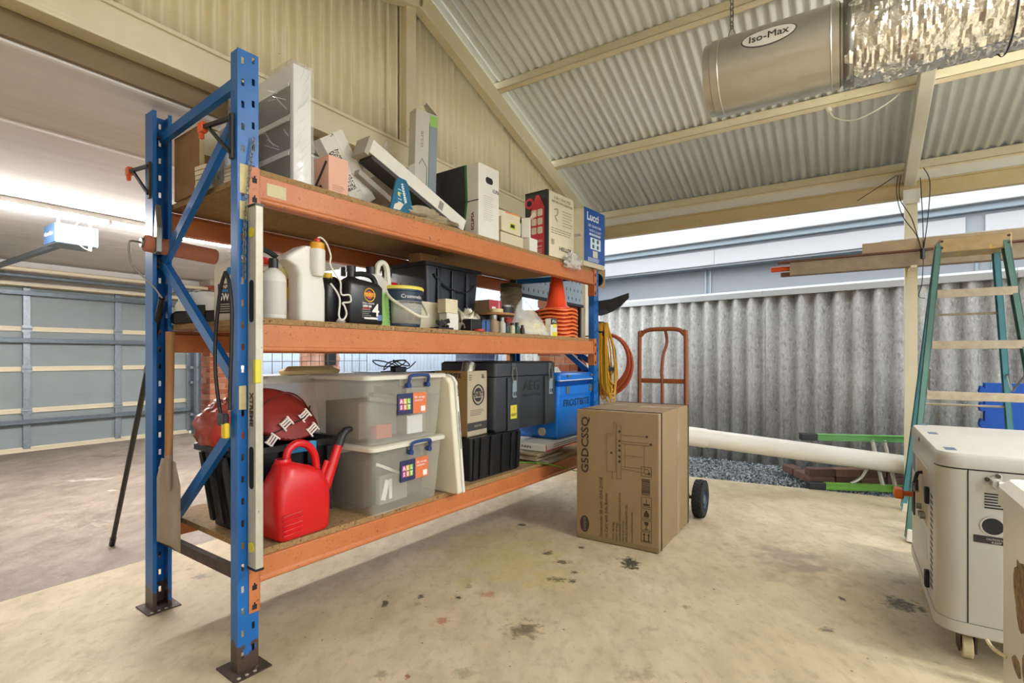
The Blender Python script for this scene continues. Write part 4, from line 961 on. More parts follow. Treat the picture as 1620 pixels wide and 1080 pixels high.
t = rthing('rag_bundle', 'dark speckled rag bundle between pail and crate', 'rag', 1.10, .38, Z2); crumple('rag', pm('speckled_rag', '#4d4942', .9, var=('#8b867b', 60, .9)), t, (.26, .22, .24), 9, .25, 14)
# cream boxes and black gadgets in front
t = rthing('white_tall_box', 'narrow cream box standing upright beside the pail', 'box', 1.215, .075, Z2); body(t, .10, .06, .10, M_whitec, 'base'); mb = MB(); mb.box(-.012, .09, -.004, .062, .10, .18); mb.build('lid', M_cream_c, t, smooth=0, bevel=.002)
t = rthing('cream_flat_box', 'wide cream box behind the narrow cream box', 'box', 1.10, .18, Z2); body(t, .22, .12, .165, M_cream_c)
t = rthing('black_fitting', 'tangle of small black plastic fittings at the shelf edge', 'fittings', 1.12, .045, Z2)
rnd = random.Random(4)
for k in range(7):
    mb = MB(); x, y, z = rnd.uniform(0,.12), rnd.uniform(0,.04), rnd.uniform(.015,.05); mb.cyl((x,y,z), (x+rnd.uniform(-.03,.03), y+rnd.uniform(-.02,.02), z+rnd.uniform(-.01,.02)), rnd.uniform(.009,.016), n=10); mb.build('fitting', M_black, t)
mb = MB(); mb.box(0, .12, .0, .07, 0, .012); mb.build('tray', M_black, t, smooth=0)
# crumpled film and blue tubs
t = rthing('foil_bundle', 'crumpled silvery film bundle behind the small blue trays', 'packaging', 1.47, .16, Z2); crumple('film', pm('silver_film', '#b3ab93', .3, .3, bump=(30, .6)), t, (.22, .14, .14), 11, .35, 14, freq=6)
t = rthing('small_tray', 'black and blue organiser tray at the shelf edge', 'tray', 1.40, .05, Z2); mb = MB(); mb.box(0, .10, 0, .12, 0, .075); mb.build('body', M_black, t, smooth=0, bevel=.004)
for x in (.105, .15):
    mb = MB(); mb.box(x, x+.035, 0, .10, 0, .078); mb.build('blue_compartment', K('#3f5f95', .4), t, smooth=0, bevel=.003); mb = MB(); mb.box(x-.004, x+.039, -.006, .10, .07, .078); mb.build('rim', K('#2c3e5c', .4), t, smooth=0)
t = rthing('red_disc', 'flat red plastic disc on the edge of the middle shelf', 'disc', 1.42, .03, Z2); mb = MB(); mb.cyl((.03,.0,0), (.03,.0,.012), .035, n=20); mb.build('disc', K('#c0302c', .4), t)
# red and kraft box
t = rthing('red_box', 'kraft box with a red end panel on the middle shelf', 'box', 1.735, .18, Z2+.085, .0); body(t, .135, .20, .145, M_card); panel(t, 'red_end', K('#b23f45', .5), 0, .135, 0, .145, y=0, th=.001); panel(t, 'white_label', M_wh, .03, .07, .03, .10, y=-.001); panel(t, 'white_line', M_wh, .105, .11, .01, .14, y=-.001)
text(t, 'OZITO', (-.0009, .15, .115), SX, FZ, .03, M_print, w=.07)
t = rthing('parts_case', 'dark parts case carrying the red ended box', 'case', 1.70, .16, Z2); body(t, .20, .24, .084, K('#3b3733', .5))
t = rthing('silver_torch', 'pair of short silver tubes on the parts case', 'tubes', 1.60, .14, Z2+.085)
for q in (0, .05):
    mb = MB(); mb.cyl((q,0,.012), (q+.04,0,.012), .012, n=12); mb.build('tube', M_wire, t)
mb = MB(); mb.box(-.02, .1, -.01, .02, -.085, 0); mb.build('stand', M_black, t, smooth=0)
# dark tins
def tin(name, lb, cat, u, v, r, h, mat, lab=None, labz=(.2, .7), lid=None, wire=False, z=Z2, group=None):
    t = rthing(name, lb, cat, u, v, z, 0, group); mb = MB(); mb.lathe([(r*.98,0),(r,.004),(r,h-.006),(r*.97,h)], 26); mb.build('can', mat, t)
    mb = MB(); mb.lathe([(r*1.03,h-.012),(r*1.03,h),(r*.92,h+.003),(0,h+.003)], 26); mb.build('lid', lid or M_wire, t)
    if lab:
        mb = MB(); mb.lathe([(r+.0006,h*labz[0]),(r+.001,h*labz[0]),(r+.001,h*labz[1]),(r+.0006,h*labz[1])], 26, caps=False); mb.build('label', lab, t)
    if wire: mb = MB(); mb.tube([(-r,0,h*.8),(-r*.8,-r*.9,h*.4),(0,-r*1.25,h*.25),(r*.8,-r*.9,h*.4),(r,0,h*.8)], .002, 5, sub=4); mb.build('wire_handle', M_wire, t)
    return t
tin('paint_tin', 'dark paint tin with a pale label beside the red ended box', 'paint tin', 2.07, .30, .065, .22, K('#2d3338', .4), K('#c3c9cc', .5), (.1, .6))
tin('paint_tin', 'wide black paint tin behind the red ended box', 'paint tin', 1.85, .52, .10, .25, K('#1d2023', .4))
tin('red_tin', 'tiny red tin in front of the dark labelled tin', 'tin', 1.98, .20, .034, .12, K('#c24433', .4), lid=K('#b03a2c'))
t = rthing('netting_roll', 'upright roll of brown mesh netting on the middle shelf', 'roll', 2.38, .47, Z2)
mb = MB(); mb.lathe([(.085,0)]+[(.085+.006*(k % 2), .02+.018*k) for k in range(20)]+[(.08,.40)], 22); mb.build('roll', pm('brown_net', '#6e5f45', .9, var=('#4b402e', 60, .9)), t); mb = MB(); mb.cyl((0,0,.395), (0,0,.43), .088, n=22); mb.build('dark_cap', K('#3a3020', .8), t)
t = rthing('paper_roll', 'tan paper tube with white label near the cones', 'roll', 2.50, .36, Z2); mb = MB(); mb.cyl((-.06,0,.16), (.05,-.02,.16), .06, n=22); mb.build('tube', M_card, t, bevel=.003); mb = MB(); mb.cyl((.051,-.0205,.16), (.054,-.021,.16), .057, n=22); mb.build('white_end', M_whitec, t); mb = MB(); mb.box(-.06, .05, -.05, .05, 0, .10); mb.build('base_box', M_cardold, t, smooth=0)
# round wooden discs
t = rthing('wood_disc', 'pale round wooden board lying across small jars', 'board', 1.72, .105, Z2+.115); mb = MB(); mb.cyl((0,0,0), (0,0,.014), .12, n=30); mb.build('disc', M_wood, t); 
t = rthing('tape_roll', 'roll of cream masking tape on the round wooden board', 'tape roll', 1.66, .06, Z2+.13); mb = MB(); mb.lathe([(.022,0),(.045,0),(.045,.022),(.022,.022)], 22, caps=False); mb.build('roll', M_tape, t)
for k, (u, v, r, h, c, lb) in enumerate(((1.62, .05, .035, .11, '#9a8468', 'squat tan glue jar under the wooden board'), (1.70, .045, .025, .10, '#b9b4a8', 'grey stoppered vial under the wooden board'), (1.76, .05, .02, .075, '#2e4a44', 'dark green dropper bottle beside the clear bag'),
        (1.80, .035, .019, .07, '#c8c0a0', 'cream dropper bottle beside the clear bag'), (1.86, .04, .019, .075, '#244a45', 'teal capped dropper bottle at the shelf edge'), (1.91, .03, .016, .06, '#3a2a22', 'brown dropper bottle nearest the clear bag'), (1.66, .12, .03, .112, '#6b5b45', 'brown jar supporting the wooden board'), (1.80, .14, .03, .112, '#56504a', 'grey jar at the rear under the wooden board'))):
    t = rthing('small_jar', lb, 'jar', u, v, Z2, 0, 'small jars and dropper bottles'); mb = MB(); mb.lathe([(r*.96,0),(r,.003),(r,h*.62),(r*.6,h*.74),(r*.6,h*.8)], 16); mb.build('glass', K(c, .3), t); mb = MB(); mb.cyl((0,0,h*.78), (0,0,h), r*.66, n=14); mb.build('cap', M_black if k not in (0, 1) else M_wire, t)
# clear bag of plaster
t = rthing('plaster_bag', 'clear plastic bag of cream powder at the front of the middle shelf', 'bag', 2.14, .12, Z2)
crumple('powder', pm('cream_powder', '#d6cba6', .9), t, (.36, .17, .12), 2, .10, 16)
mb = MB()
def bagf(s, t_):
    from mathutils import noise
    th = 2*PI*s; r = (1-t_)**.75 if t_ > .02 else 1; n = 1 + .22*noise.noise(Vector((math.cos(th)*1.6, math.sin(th)*1.6, t_*3.4))); return Vector(((.24*math.cos(th)*n*r) - .10*t_, .10*math.sin(th)*n*r, .002 + .26*t_ - .02*(1-t_)*math.sin(2*th)**2*0))
mb.grid(bagf, 30, 14); mb.build('film', M_bagclear, t, smooth=75)
# witches hats: stack of traffic cones
M_cone = pm('cone_orange', '#f0512a', .4, var=('#e5471f', 5, .5)); M_cone2 = pm('cone_faded', '#f07a3a', .45)
def cone_mesh():
    mb = MB(); mb.lathe([(.112,.012),(.108,.03),(.10,.035),(.085,.05),(.026,.375),(.023,.38),(.018,.372)], 28)
    return mb.mesh('cone', M_cone, 40)
def base_mesh():
    mb = MB(); ring = []
    for z, k in ((0, 1), (.012, 1), (.016, .96)):
        r = []
        for i in range(32):
            a = 2*PI*i/32; rr = .15*min(1/max(abs(math.cos(a)), .01), 1/max(abs(math.sin(a)), .01), 1.16)*k
            r.append(Vector((rr*math.cos(a), rr*math.sin(a), z + .007*math.cos(4*a))))
        ring.append(r)
    mb.loft(ring); return mb.mesh('base', M_cone2, 40)
cm, bmh = cone_mesh(), base_mesh()
names9 = ['bottom orange traffic cone of the stack', 'second orange traffic cone from the bottom of the stack', 'third orange traffic cone from the bottom of the stack', 'fourth orange traffic cone from the bottom of the stack', 'fifth orange traffic cone from the bottom of the stack', 'sixth orange traffic cone from the bottom of the stack', 'seventh orange traffic cone from the bottom of the stack', 'topmost orange traffic cone of the stack']
for k in range(8):
    t = rthing('traffic_cone', names9[k], 'traffic cone', 2.64, .20, Z2+.002+.030*k, .05*((k*5) % 3), 'stacked traffic cones')
    if k == 7: put('cone', cm, t, (0, 0, 0))
    else:
        mb = MB(); mb.lathe([(.112,.012),(.108,.03),(.10,.035),(.093,.040)], 28, caps=False); mb.build('cone', M_cone, t)
    put('base', bmh, t)
# yellow and black card box
t = rthing('yellow_card_box', 'small white, yellow and black box before the cones', 'box', 2.285, .035, Z2, 0); body(t, .09, .05, .13, M_whitec)
panel(t, 'black_print', M_blk, 0, .09, .085, .128); panel(t, 'yellow_patch', K('#e3cf2e'), .03, .08, .065, .09, y=-.001); panel(t, 'yellow_foot', K('#e3cf2e'), .02, .09, .0, .03); text(t, 'FIX', (.05, -.0015, .107), FX, FZ, .03, M_wh, w=.06)
# round white oil bottle and grey dome tool at the left end
t = rthing('oil_bottle', 'grey white engine oil bottle with blue chevron at the rack end', 'bottle', .10, .43, Z2, -1.25)
jug(t, .16, .10, .31, .026, .5, pm('pale_oil_bottle', '#cfc8b6', .4), capmat=M_creamw, handle=False, shoulder=.74)
panel(t, 'black_label', M_print, .03, .145, .035, .165, y=-.0005); text(t, 'SYNPOWER', (.09, -.002, .15), FX, FZ, .024, M_wh, w=.095); text(t, '5W-30', (.09, -.002, .105), FX, FZ, .045, M_wh, w=.10, bold=.001); lines(t, 'small_print', K('#b9b4a6'), .04, .13, .04, .08, 4, y=-.0014)
mb = MB(); mb.add([(.07,-.002,.20),(.10,-.002,.20),(.115,-.002,.235),(.085,-.002,.235)], [(0,1,2,3)]); mb.build('blue_chevron', K('#2a6fb5'), t, solid=.001, smooth=0); panel(t, 'blue_line', K('#2a6fb5'), .035, .14, .128, .14, y=-.0014)
t = rthing('work_light', 'white domed work light with black base on the left shelf end', 'work light', .16, .64, Z2, -1.2)
mb = MB(); mb.loft([[Vector((x,y,z)) for x, y in rrect(a, b, -.06, .06, .05, 4)] for a, b, z in ((-.15,.12,.06),(-.15,.12,.085),(-.12,.10,.12),(-.06,.07,.145),(-.01,.03,.155))]); mb.build('dome', M_mel, t, smooth=60)
mb = MB(); mb.box(-.13, .12, -.06, .06, 0, .062); mb.build('base', M_black, t, smooth=0, bevel=.012); mb = MB(); mb.box(-.05, .06, -.066, -.055, .02, .085); mb.build('grille', K('#2c2c2c'), t, smooth=0, bevel=.004); mb = MB(); mb.cyl((-.16,-.02,.03), (-.16,.02,.03), .03, n=16); mb.build('wheel', M_black, t)
# ---------------------------------------------------------------- bottom shelf
def tubring(a, b, c, d, z, r=.03, k=3): return [Vector((x, y, z)) for x, y in rrect(a, b, c, d, r, k)]
# big black tub
t = rthing('black_tub', 'large black plastic tub with blue handle on the bottom shelf', 'tub', .09, .19, Z1)
mb = MB(); mb.loft([tubring(.05,.44,.03,.33,0), tubring(.0,.49,0,.36,.345), tubring(-.0,.49,0,.36,.35), tubring(.012,.478,.012,.348,.35), tubring(.06,.43,.05,.31,.05)]); mb.build('body', M_black, t, smooth=40)
mb = MB(); mb.loft([tubring(-.02,.51,-.02,.38,.345), tubring(-.02,.51,-.02,.38,.37), tubring(.01,.48,.01,.35,.37), tubring(.01,.48,.01,.35,.345)]); mb.build('rim', M_black, t, smooth=40)
for x in (.08, .2, .32, .42):
    mb = MB(); mb.bar((x+.01, .002, .03), (x, -.018, .34), .03, .014, (0,1,0)); mb.build('rib', M_black, t, smooth=0)
for y in (.08, .18, .28):
    mb = MB(); mb.bar((.03, y, .03), (-.018, y, .34), .03, .014, (1,0,0)); mb.build('rib', M_black, t, smooth=0)
mb = MB(); mb.box(.20, .34, -.04, -.018, .33, .375); mb.build('handle', K('#1f86b5', .45), t, smooth=0, bevel=.005)
# red buoyancy bag with white buckles
M_redbag = pm('red_nylon', '#8e2418', .6, var=('#6f170f', 5, .8), bump=(12, .5))
t = rthing('red_bag', 'dark red padded bag with white buckles piled on the black tub', 'bag', .34, .40, Z1+.36)
mb = MB(); R = []
for k in range(15):
    s = k/14; y = -.20+.36*s; w_ = .19*math.sin(PI*(.12+.80*s))**.6
    ring = []
    for i in range(24):
        a = 2*PI*i/24; x = math.cos(a); z = math.sin(a)
        top = .29*(1-.35*abs(s-.45)) * (1-.25*(x+1)/2)
        ring.append(Vector((x*w_*(1.05 if z < 0 else .92) + .01, y + .02*z, (.03 + (top-.03)*(.5+.5*z)) * (.35+.65*math.sin(PI*(.1+.8*s))) )))
    R.append(ring)
mb.loft(R); mb.build('shell', M_redbag, t, smooth=70, sub=1)
mb = MB(); mb.tube([(-.17,-.12,.12),(-.1,-.16,.2),(.0,-.15,.235),(.1,-.12,.19),(.17,-.08,.1)], .004, 6, sub=5); mb.build('piping', K('#55120c'), t)
mb = MB(); mb.tube([(-.12,-.195,.05),(-.02,-.20,.09),(.08,-.175,.12),(.15,-.10,.16)], .0035, 6, sub=5); mb.build('piping', K('#1f0a08'), t)
M_buck = pm('buckle_white', '#dcd0c4', .45)
for (x, y, z, r) in ((-.03,-.195,.10,.7), (.075,-.17,.125,.7), (-.10,-.205,.035,.9), (.10,-.195,.06,.7)):
    q = Matrix.Rotation(-r, 3, 'Y'); mb = MB(); c = Vector((x,y-.006,z))
    for dx in (-.022, .022): mb.obox(c + q @ Vector((dx,0,0)), (.008,.012,.05), q)
    for dz in (-.01, .004, .016): mb.obox(c + q @ Vector((0,0,dz)), (.045,.01,.008), q)
    mb.build('buckle', M_buck, t, smooth=0, bevel=.002)
# crumpled salmon jacket
t = rthing('red_jacket', 'crumpled shiny salmon red jacket on the left side of the black tub', 'jacket', .17, .47, Z1+.372)
crumple('fabric', pm('salmon_nylon', '#b0564a', .45, var=('#7d2a20', 9, .9), bump=(26, .9)), t, (.22, .27, .19), 6, .12, 30, freq=4.5)
t = rthing('red_pouch', 'flat red nylon pouch in front of the salmon jacket', 'pouch', .17, .36, Z1+.372, -.35)
mb = MB(); mb.loft([tubring(-.10,.10,-.03,.03,0,.02), tubring(-.11,.11,-.04,.04,.04,.03), tubring(-.09,.10,-.03,.03,.10,.02), tubring(-.05,.06,-.012,.012,.135,.01)]); mb.build('pouch', pm('bright_red_nylon', '#a82a1c', .5, bump=(14, .5)), t, smooth=70)
# red fuel / watering can
M_redp2 = pm('red_poly', '#d3161a', .33, var=('#bd1013', 6, .5))
t = rthing('watering_can', 'bright red plastic watering can with black tipped spout', 'watering can', .16, .0, Z1, .06); t.scale = (1, .88, 1)
from mathutils import noise as _n
mb = MB(); rings = []
for z, a, b, c, d, r in ((0,.03,.24,.02,.16,.03),(.006,.018,.255,.008,.172,.04),(.02,.01,.262,.0,.18,.045),(.13,.0,.27,.0,.18,.05),(.20,.0,.265,.0,.18,.055),(.255,.015,.24,.01,.17,.06),(.285,.03,.19,.025,.155,.055),(.305,.035,.13,.04,.14,.04),(.315,.04,.105,.055,.125,.03)):
    rings.append(tubring(a,b,c,d,z,min(r,(b-a)/2.05,(d-c)/2.05),5))
mb.loft(rings); mb.build('body', M_redp2, t, smooth=60)
mb = MB(); mb.lathe([(.034,.30),(.036,.32),(.031,.33),(.026,.328),(.024,.31)], 20, (.072,.09,0)); mb.build('neck', M_redp2, t); mb = MB(); mb.cyl((.072,.09,.326), (.072,.09,.3295), .025, n=18); mb.build('filler_hole', K('#3a0606'), t)
mb = MB(); mb.tube([(.085,.09,.325),(.10,.09,.365),(.14,.09,.385),(.19,.09,.37),(.225,.09,.325),(.235,.09,.27),(.235,.09,.22)], .017, 10, sub=5); mb.build('handle', M_redp2, t)
mb = MB(); mb.tube([(.24,.09,.12),(.285,.09,.18),(.32,.09,.26),(.36,.09,.355)], [.034,.028,.024,.02], 14); mb.build('spout', M_redp2, t)
mb = MB(); mb.tube([(.355,.09,.345),(.372,.09,.385),(.40,.09,.41),(.43,.09,.415)], [.023,.022,.018,.012], 12); mb.build('spout_tip', M_black, t)
mb = MB(); mb.cyl((.262,.09,.22), (.292,.09,.285), .013, n=10); mb.build('vent_stub', M_redp2, t)
mb = MB()
for k in range(5): mb.bar((.02,-.001,.03+.02*k), (.11,-.003,.035+.02*k), .012, .006)
mb.build('moulded_ribs', M_redp2, t, bevel=.003)
# clear storage containers
M_lid = pm('tub_lid', '#e6e2d0', .35, alpha=.86); M_bhand = pm('blue_clip', '#27427c', .4)
def clear_tub(lb, u, v, z, h, w_, d, rot, contents):
    t = rthing('storage_tub', lb, 'storage tub', u, v, z, rot, 'clear storage tubs')
    mb = MB(); o = [tubring(.03,w_-.03,.025,d-.025,0,.03), tubring(.022,w_-.022,.018,d-.018,.02,.035), tubring(.0,w_,.0,d,h-.03,.03), tubring(-.008,w_+.008,-.008,d+.008,h-.028,.03), tubring(-.008,w_+.008,-.008,d+.008,h-.012,.03)]
    mb.loft(o, caps=False); n_ = len(o[0]); mb.add(o[0], [tuple(range(n_))]); mb.build('body', M_clear, t, smooth=40)
    mb = MB(); mb.loft([tubring(-.018,w_+.018,-.018,d+.018,h-.022,.035), tubring(-.018,w_+.018,-.018,d+.018,h-.006,.035), tubring(-.01,w_+.01,-.01,d+.01,h,.03), tubring(.02,w_-.02,.02,d-.02,h-.002,.03)]); mb.build('lid', M_lid, t, smooth=40)
    x0 = w_*.46; mb = MB(); mb.tube([(x0,-.022,h-.055),(x0-.002,-.03,h-.02),(x0+.015,-.034,h-.005),(x0+.115,-.034,h-.005),(x0+.135,-.03,h-.02),(x0+.135,-.022,h-.05)], .0085, 8, sub=3); mb.build('clip_handle', M_bhand, t)
    for x in (x0, x0+.135):
        mb = MB(); mb.cyl((x,-.03,h-.055), (x,-.005,h-.055), .013, n=12); mb.build('clip_pivot', M_bhand, t)
    # printed sleeve label on the front
    lx, lz, lw, lh = w_*.36, h*.40, .20, .105; lab = []
    fy = lambda z_: -.0015 + (h-z_)*.055 - .004
    mb = MB(); mb.box(lx, lx+lw*.52, fy(lz+lh)-.001, fy(lz)+.0, lz, lz+lh); L_ = mb.build('label_navy', K('#2a3158', .5), t, smooth=0)
    mb = MB(); mb.box(lx+lw*.52, lx+lw, fy(lz+lh)-.001, fy(lz)+.0, lz, lz+lh); mb.build('label_orange', K('#d9764a', .5), t, smooth=0)
    cols = ['#c9549a', '#d9b93a', '#7fb54a', '#b54a9a', '#e07a3a', '#8fc04a']
    for i, chh in enumerate('ALLSET'):
        cx, cz = lx+.022+.026*(i % 3), lz+(.066 if i < 3 else .036)
        mb = MB(); mb.box(cx-.0115, cx+.0115, fy(lz+lh)-.002, fy(lz+lh)-.0008, cz-.0135, cz+.0135); mb.build('logo_tile', K(cols[i], .5), L_, smooth=0)
        text(t, chh, (cx, fy(lz+lh)-.0025, cz), FX, FZ, .026, M_wh, bold=.001)
    text(t, '48L storage', (lx+lw*.75, fy(lz+lh)-.0018, lz+.082), FX, FZ, .017, M_wh, w=.075); text(t, 'container', (lx+lw*.72, fy(lz+lh)-.0018, lz+.066), FX, FZ, .017, M_wh, w=.06)
    mb = MB(); mb.box(lx+lw*.80, lx+lw*.95, fy(lz+lh)-.002, fy(lz+lh)-.0008, lz+.008, lz+.035); mb.build('barcode', M_wh, t, smooth=0)
    for j, (nm, c, s) in enumerate(contents):
        mb = MB(); x0_, x1_, y0_, y1_, z0_, z1_, tilt = s
        q = Matrix.Rotation(tilt, 3, 'Y'); mb.obox(((x0_+x1_)/2, (y0_+y1_)/2, (z0_+z1_)/2), (x1_-x0_, y1_-y0_, z1_-z0_), q); mb.build(nm, c, t, smooth=0, bevel=.004)
    return t
clear_tub('clear storage tub with blue clip handle, lower of the two', .60, -.035, Z1, .335, .50, .42, .06,
    [('pale_sheet', M_whitec, (.06,.36,.055,.06,.17,.185,.42)), ('printed_packet', K('#8f887b'), (.10,.29,.062,.09,.03,.17,0)), ('dark_case', K('#4a4640'), (.05,.46,.12,.39,.02,.25,0)), ('white_logo', M_wh, (.12,.15,.058,.061,.05,.15,.3)), ('white_logo', M_wh, (.16,.18,.058,.061,.05,.15,0))])
clear_tub('clear storage tub with blue clip handle, stacked on the other', .575, -.025, Z1+.336, .335, .53, .43, .03,
    [('tan_packet', K('#7d7360'), (.05,.30,.12,.38,.02,.20,0)), ('grey_lid', K('#6f6a61'), (.08,.34,.08,.10,.19,.21,.15)), ('dark_item', K('#55504a'), (.12,.30,.10,.14,.18,.23,.2)), ('red_packet', K('#b0533a'), (.10,.20,.05,.09,.02,.09,0)), ('pale_leaflet', K('#dfe2e0'), (.29,.40,.035,.045,.025,.12,0)), ('dark_spool', K('#8d836c'), (.33,.47,.08,.34,.02,.26,0))])
t = rthing('storage_tub', 'large milky tub standing behind the stacked pair', 'storage tub', .42, .585, Z1, 0, 'clear storage tubs')
mb = MB(); mb.loft([tubring(.04,.74,.02,.24,0), tubring(0,.78,0,.27,.62), tubring(-.01,.79,-.005,.28,.63)]); mb.build('body', M_milky, t, smooth=40)
mb = MB(); mb.loft([tubring(-.025,.805,-.01,.285,.62), tubring(-.025,.805,-.01,.285,.645), tubring(.0,.78,.0,.27,.66)]); mb.build('lid', M_lid, t, smooth=40)
t = rthing('yellow_float', 'flat pale yellow foam float lying on the milky tub', 'float', .74, .70, Z1+.661); mb = MB(); mb.loft([tubring(-.16,.17,-.06,.06,0,.04), tubring(-.17,.18,-.07,.07,.02,.05), tubring(-.12,.12,-.04,.04,.045,.03)]); mb.build('foam', pm('yellow_foam', '#ecd79c', .7), t, smooth=60)
t = rthing('black_cable', 'tangled thin black cable on top of the clear tubs', 'cable', .86, .22, Z1+.673)
rnd = random.Random(8); pts = [(.0,.0,.006)]
for k in range(16): a = k*1.25; pts.append((.10+.12*math.cos(a)+.01*k, .08+.05*math.sin(a*1.1), .012+.055*abs(math.sin(k*.9))))
mb = MB(); mb.tube(pts, .0035, 6, sub=5); mb.build('cable', M_black, t); mb = MB(); mb.box(.12,.2,.02,.07,0,.03); mb.build('plug_pack', M_black, t, smooth=0, bevel=.005)
t = rthing('flat_screen', 'glossy black flat screen lying behind the cable tangle', 'screen', 1.10, .43, Z1+.645, .05); mb = MB(); mb.box(0, .55, 0, .36, -.02, .02); mb.build('screen', pm('gloss_black', '#0d0d0f', .15), t, smooth=0, bevel=.006)
t = rthing('grey_crate', 'dark grey crate under the flat screen behind the printed carton', 'crate', 1.24, .41, Z1); mb = MB(); mb.loft([tubring(.02,.36,.02,.40,0), tubring(0,.38,0,.42,.62)]); mb.build('body', K('#34363a', .5), t, smooth=40)
# white leaning panel
t = rthing('plastic_table_leaf', 'thick cream plastic panel on edge beside the clear tubs', 'panel', 1.155, -.065, Z1-.004, .0); t.rotation_euler = (Matrix.Rotation(RYAW+.05, 3, 'Z') @ Matrix.Rotation(-.10, 3, 'Y')).to_euler()
M_pan = pm('cream_plastic', '#e2dcc4', .45)
mb = MB(); P = [(0,0),(.40,0),(.40,.66),(.06,.66),(.03,.65),(.01,.62)]; mb.prism(P, .004, .045, 'x'); mb.build('face', M_pan, t, smooth=0, bevel=.012, seg=3)
mb = MB(); mb.prism([(-.004,.0),(.40,0),(.40,.665),(.055,.665),(.022,.652),(.0,.62)], .045, .062, 'x'); mb.build('rim', pm('pale_rim', '#dfe0d8', .4), t, smooth=0, bevel=.004); mb = MB(); mb.box(.0475, .0495, -.0055, -.003, .25, .46); mb.build('slot', M_dark, t, smooth=0)
text(t, 'SECURE', (.0535, -.0045, .575), (0,0,-1), (1,0,0), .014, M_print, w=.06)
# second black tub
t = rthing('ribbed_tub', 'black ribbed tub below the printed carton and tool chest', 'tub', 1.40, .055, Z1)
mb = MB(); mb.loft([tubring(.015,.515,.01,.33,0,.02), tubring(0,.53,0,.34,.262,.02)]); mb.build('body', M_black, t, smooth=40)
for x in (.04, .10, .20, .32, .42, .49):
    mb = MB(); mb.bar((x, .004, .01), (x, -.010, .258), .03, .014, (0,1,0)); mb.build('rib', M_black, t, smooth=0, bevel=.003)
# printed carton
M_kr = pm('grey_kraft', '#b5a78f', .75, var=('#a5967c', 5, .7)); M_krin = pm('kraft_side', '#a3804f', .8)
t = rthing('oil_carton', 'open kraft carton printed with a round black badge', 'box', 1.425, .10, Z1+.265, .10)
for nm, m, bx_ in (('front_wall', M_kr, (0,.215,0,.004,0,.405)), ('side_wall', M_krin, (0,.004,.004,.25,0,.405)), ('side_wall', M_krin, (.211,.215,.004,.25,0,.405)), ('rear_wall', M_krin, (0,.215,.25,.254,0,.405)), ('bottom', M_krin, (0,.215,0,.254,0,.004))):
    mb = MB(); mb.box(*bx_); mb.build(nm, m, t, smooth=0)
panel(t, 'dark_band', K('#3c3b3a'), 0, .215, .035, .085); text(t, 'SINCE 1926', (.11, -.0012, .06), FX, FZ, .018, K('#b7ab95'), w=.08)
mb = MB(); mb.cyl((.115,-.0012,.255), (.115,.0004,.255), .045, n=24); mb.build('badge', K('#343332'), t); mb = MB(); mb.tube([(.115+.062*math.cos(i*PI/12), -.0012, .255+.062*math.sin(i*PI/12)) for i in range(24)], .005, 5, True); mb.build('badge_ring', K('#343332'), t)
panel(t, 'badge_band', M_kr, .045, .185, .237, .273, y=-.0012); text(t, 'PENRITE', (.115, -.0025, .255), FX, FZ, .04, K('#2c2b2a'), w=.135, bold=.0015); lines(t, 'small_print', K('#5c564b'), .03, .19, .125, .165, 4)
text(t, '5L', (.17, -.0012, .37), FX, FZ, .035, K('#343332'), w=.035, bold=.001); lines(t, 'corner_print', K('#5c564b'), .015, .05, .345, .385, 3); text(t, 'PENRITE', (-.0012, .13, .375), SX, FZ, .04, K('#2c2b2a'), w=.16, bold=.001)
t = rthing('tin_roll', 'short foil tin poking out of the open kraft carton', 'tin', 1.52, .20, Z1+.66, .3); mb = MB(); mb.cyl((-.02,0,-.09), (.035,-.01,.05), .042, n=20); mb.build('can', pm('dull_foil', '#a5a28f', .35, .5, bump=(40, .5)), t); mb = MB(); mb.cyl((.034,-.01,.048), (.038,-.0106,.058), .044, n=20); mb.build('foil_lid', M_wire, t)
# tool chest
M_chest = pm('chest_grey', '#34383d', .5, var=('#2a2d31', 6, .6)); M_chestd = pm('chest_dark', '#16181b', .5)
t = rthing('tool_chest', 'dark grey lockable tool chest with two steel latches', 'tool chest', 1.655, .07, Z1+.265, -.02)
mb = MB(); mb.loft([tubring(.02,.685,.01,.47,.0,.02), tubring(0,.705,0,.48,.02,.025), tubring(0,.705,0,.48,.36,.025)]); mb.build('body', M_chest, t, smooth=40)
mb = MB(); mb.loft([tubring(-.008,.713,-.012,.49,.366,.025), tubring(-.008,.713,-.012,.49,.45,.025), tubring(.01,.695,.005,.475,.462,.025)]); mb.build('lid', M_chest, t, smooth=40)
for x in (.11, .555):
    mb = MB(); mb.box(x+.01, x+.14, -.018, .01, .0, .355); mb.build('pilaster', M_chest, t, smooth=0, bevel=.006)
for x in (.18, .625):
    mb = MB(); mb.box(x-.022, x+.022, -.03, -.01, .22, .335); lt = mb.build('latch', pm('latch_steel', '#9aa9b4', .3, .5) if 'latch_steel' not in MATS else MATS['latch_steel'], t, smooth=0, bevel=.004); mb = MB(); mb.tube([(x-.02,-.03,.32),(x-.024,-.026,.38),(x-.012,-.024,.43),(x+.012,-.024,.43),(x+.024,-.026,.38),(x+.02,-.03,.32)], .0035, 6, sub=3); mb.build('latch_bail', M_wire, lt)
    mb = MB(); mb.box(x-.016, x-.005, -.0312, -.029, .235, .26); mb.box(x+.005, x+.016, -.0312, -.029, .235, .26); mb.build('latch_slot', M_dark, lt, smooth=0); mb = MB(); mb.box(x-.02, x+.02, -.02, -.008, .41, .45); mb.build('keeper', K('#5b6369', .4), lt, smooth=0)
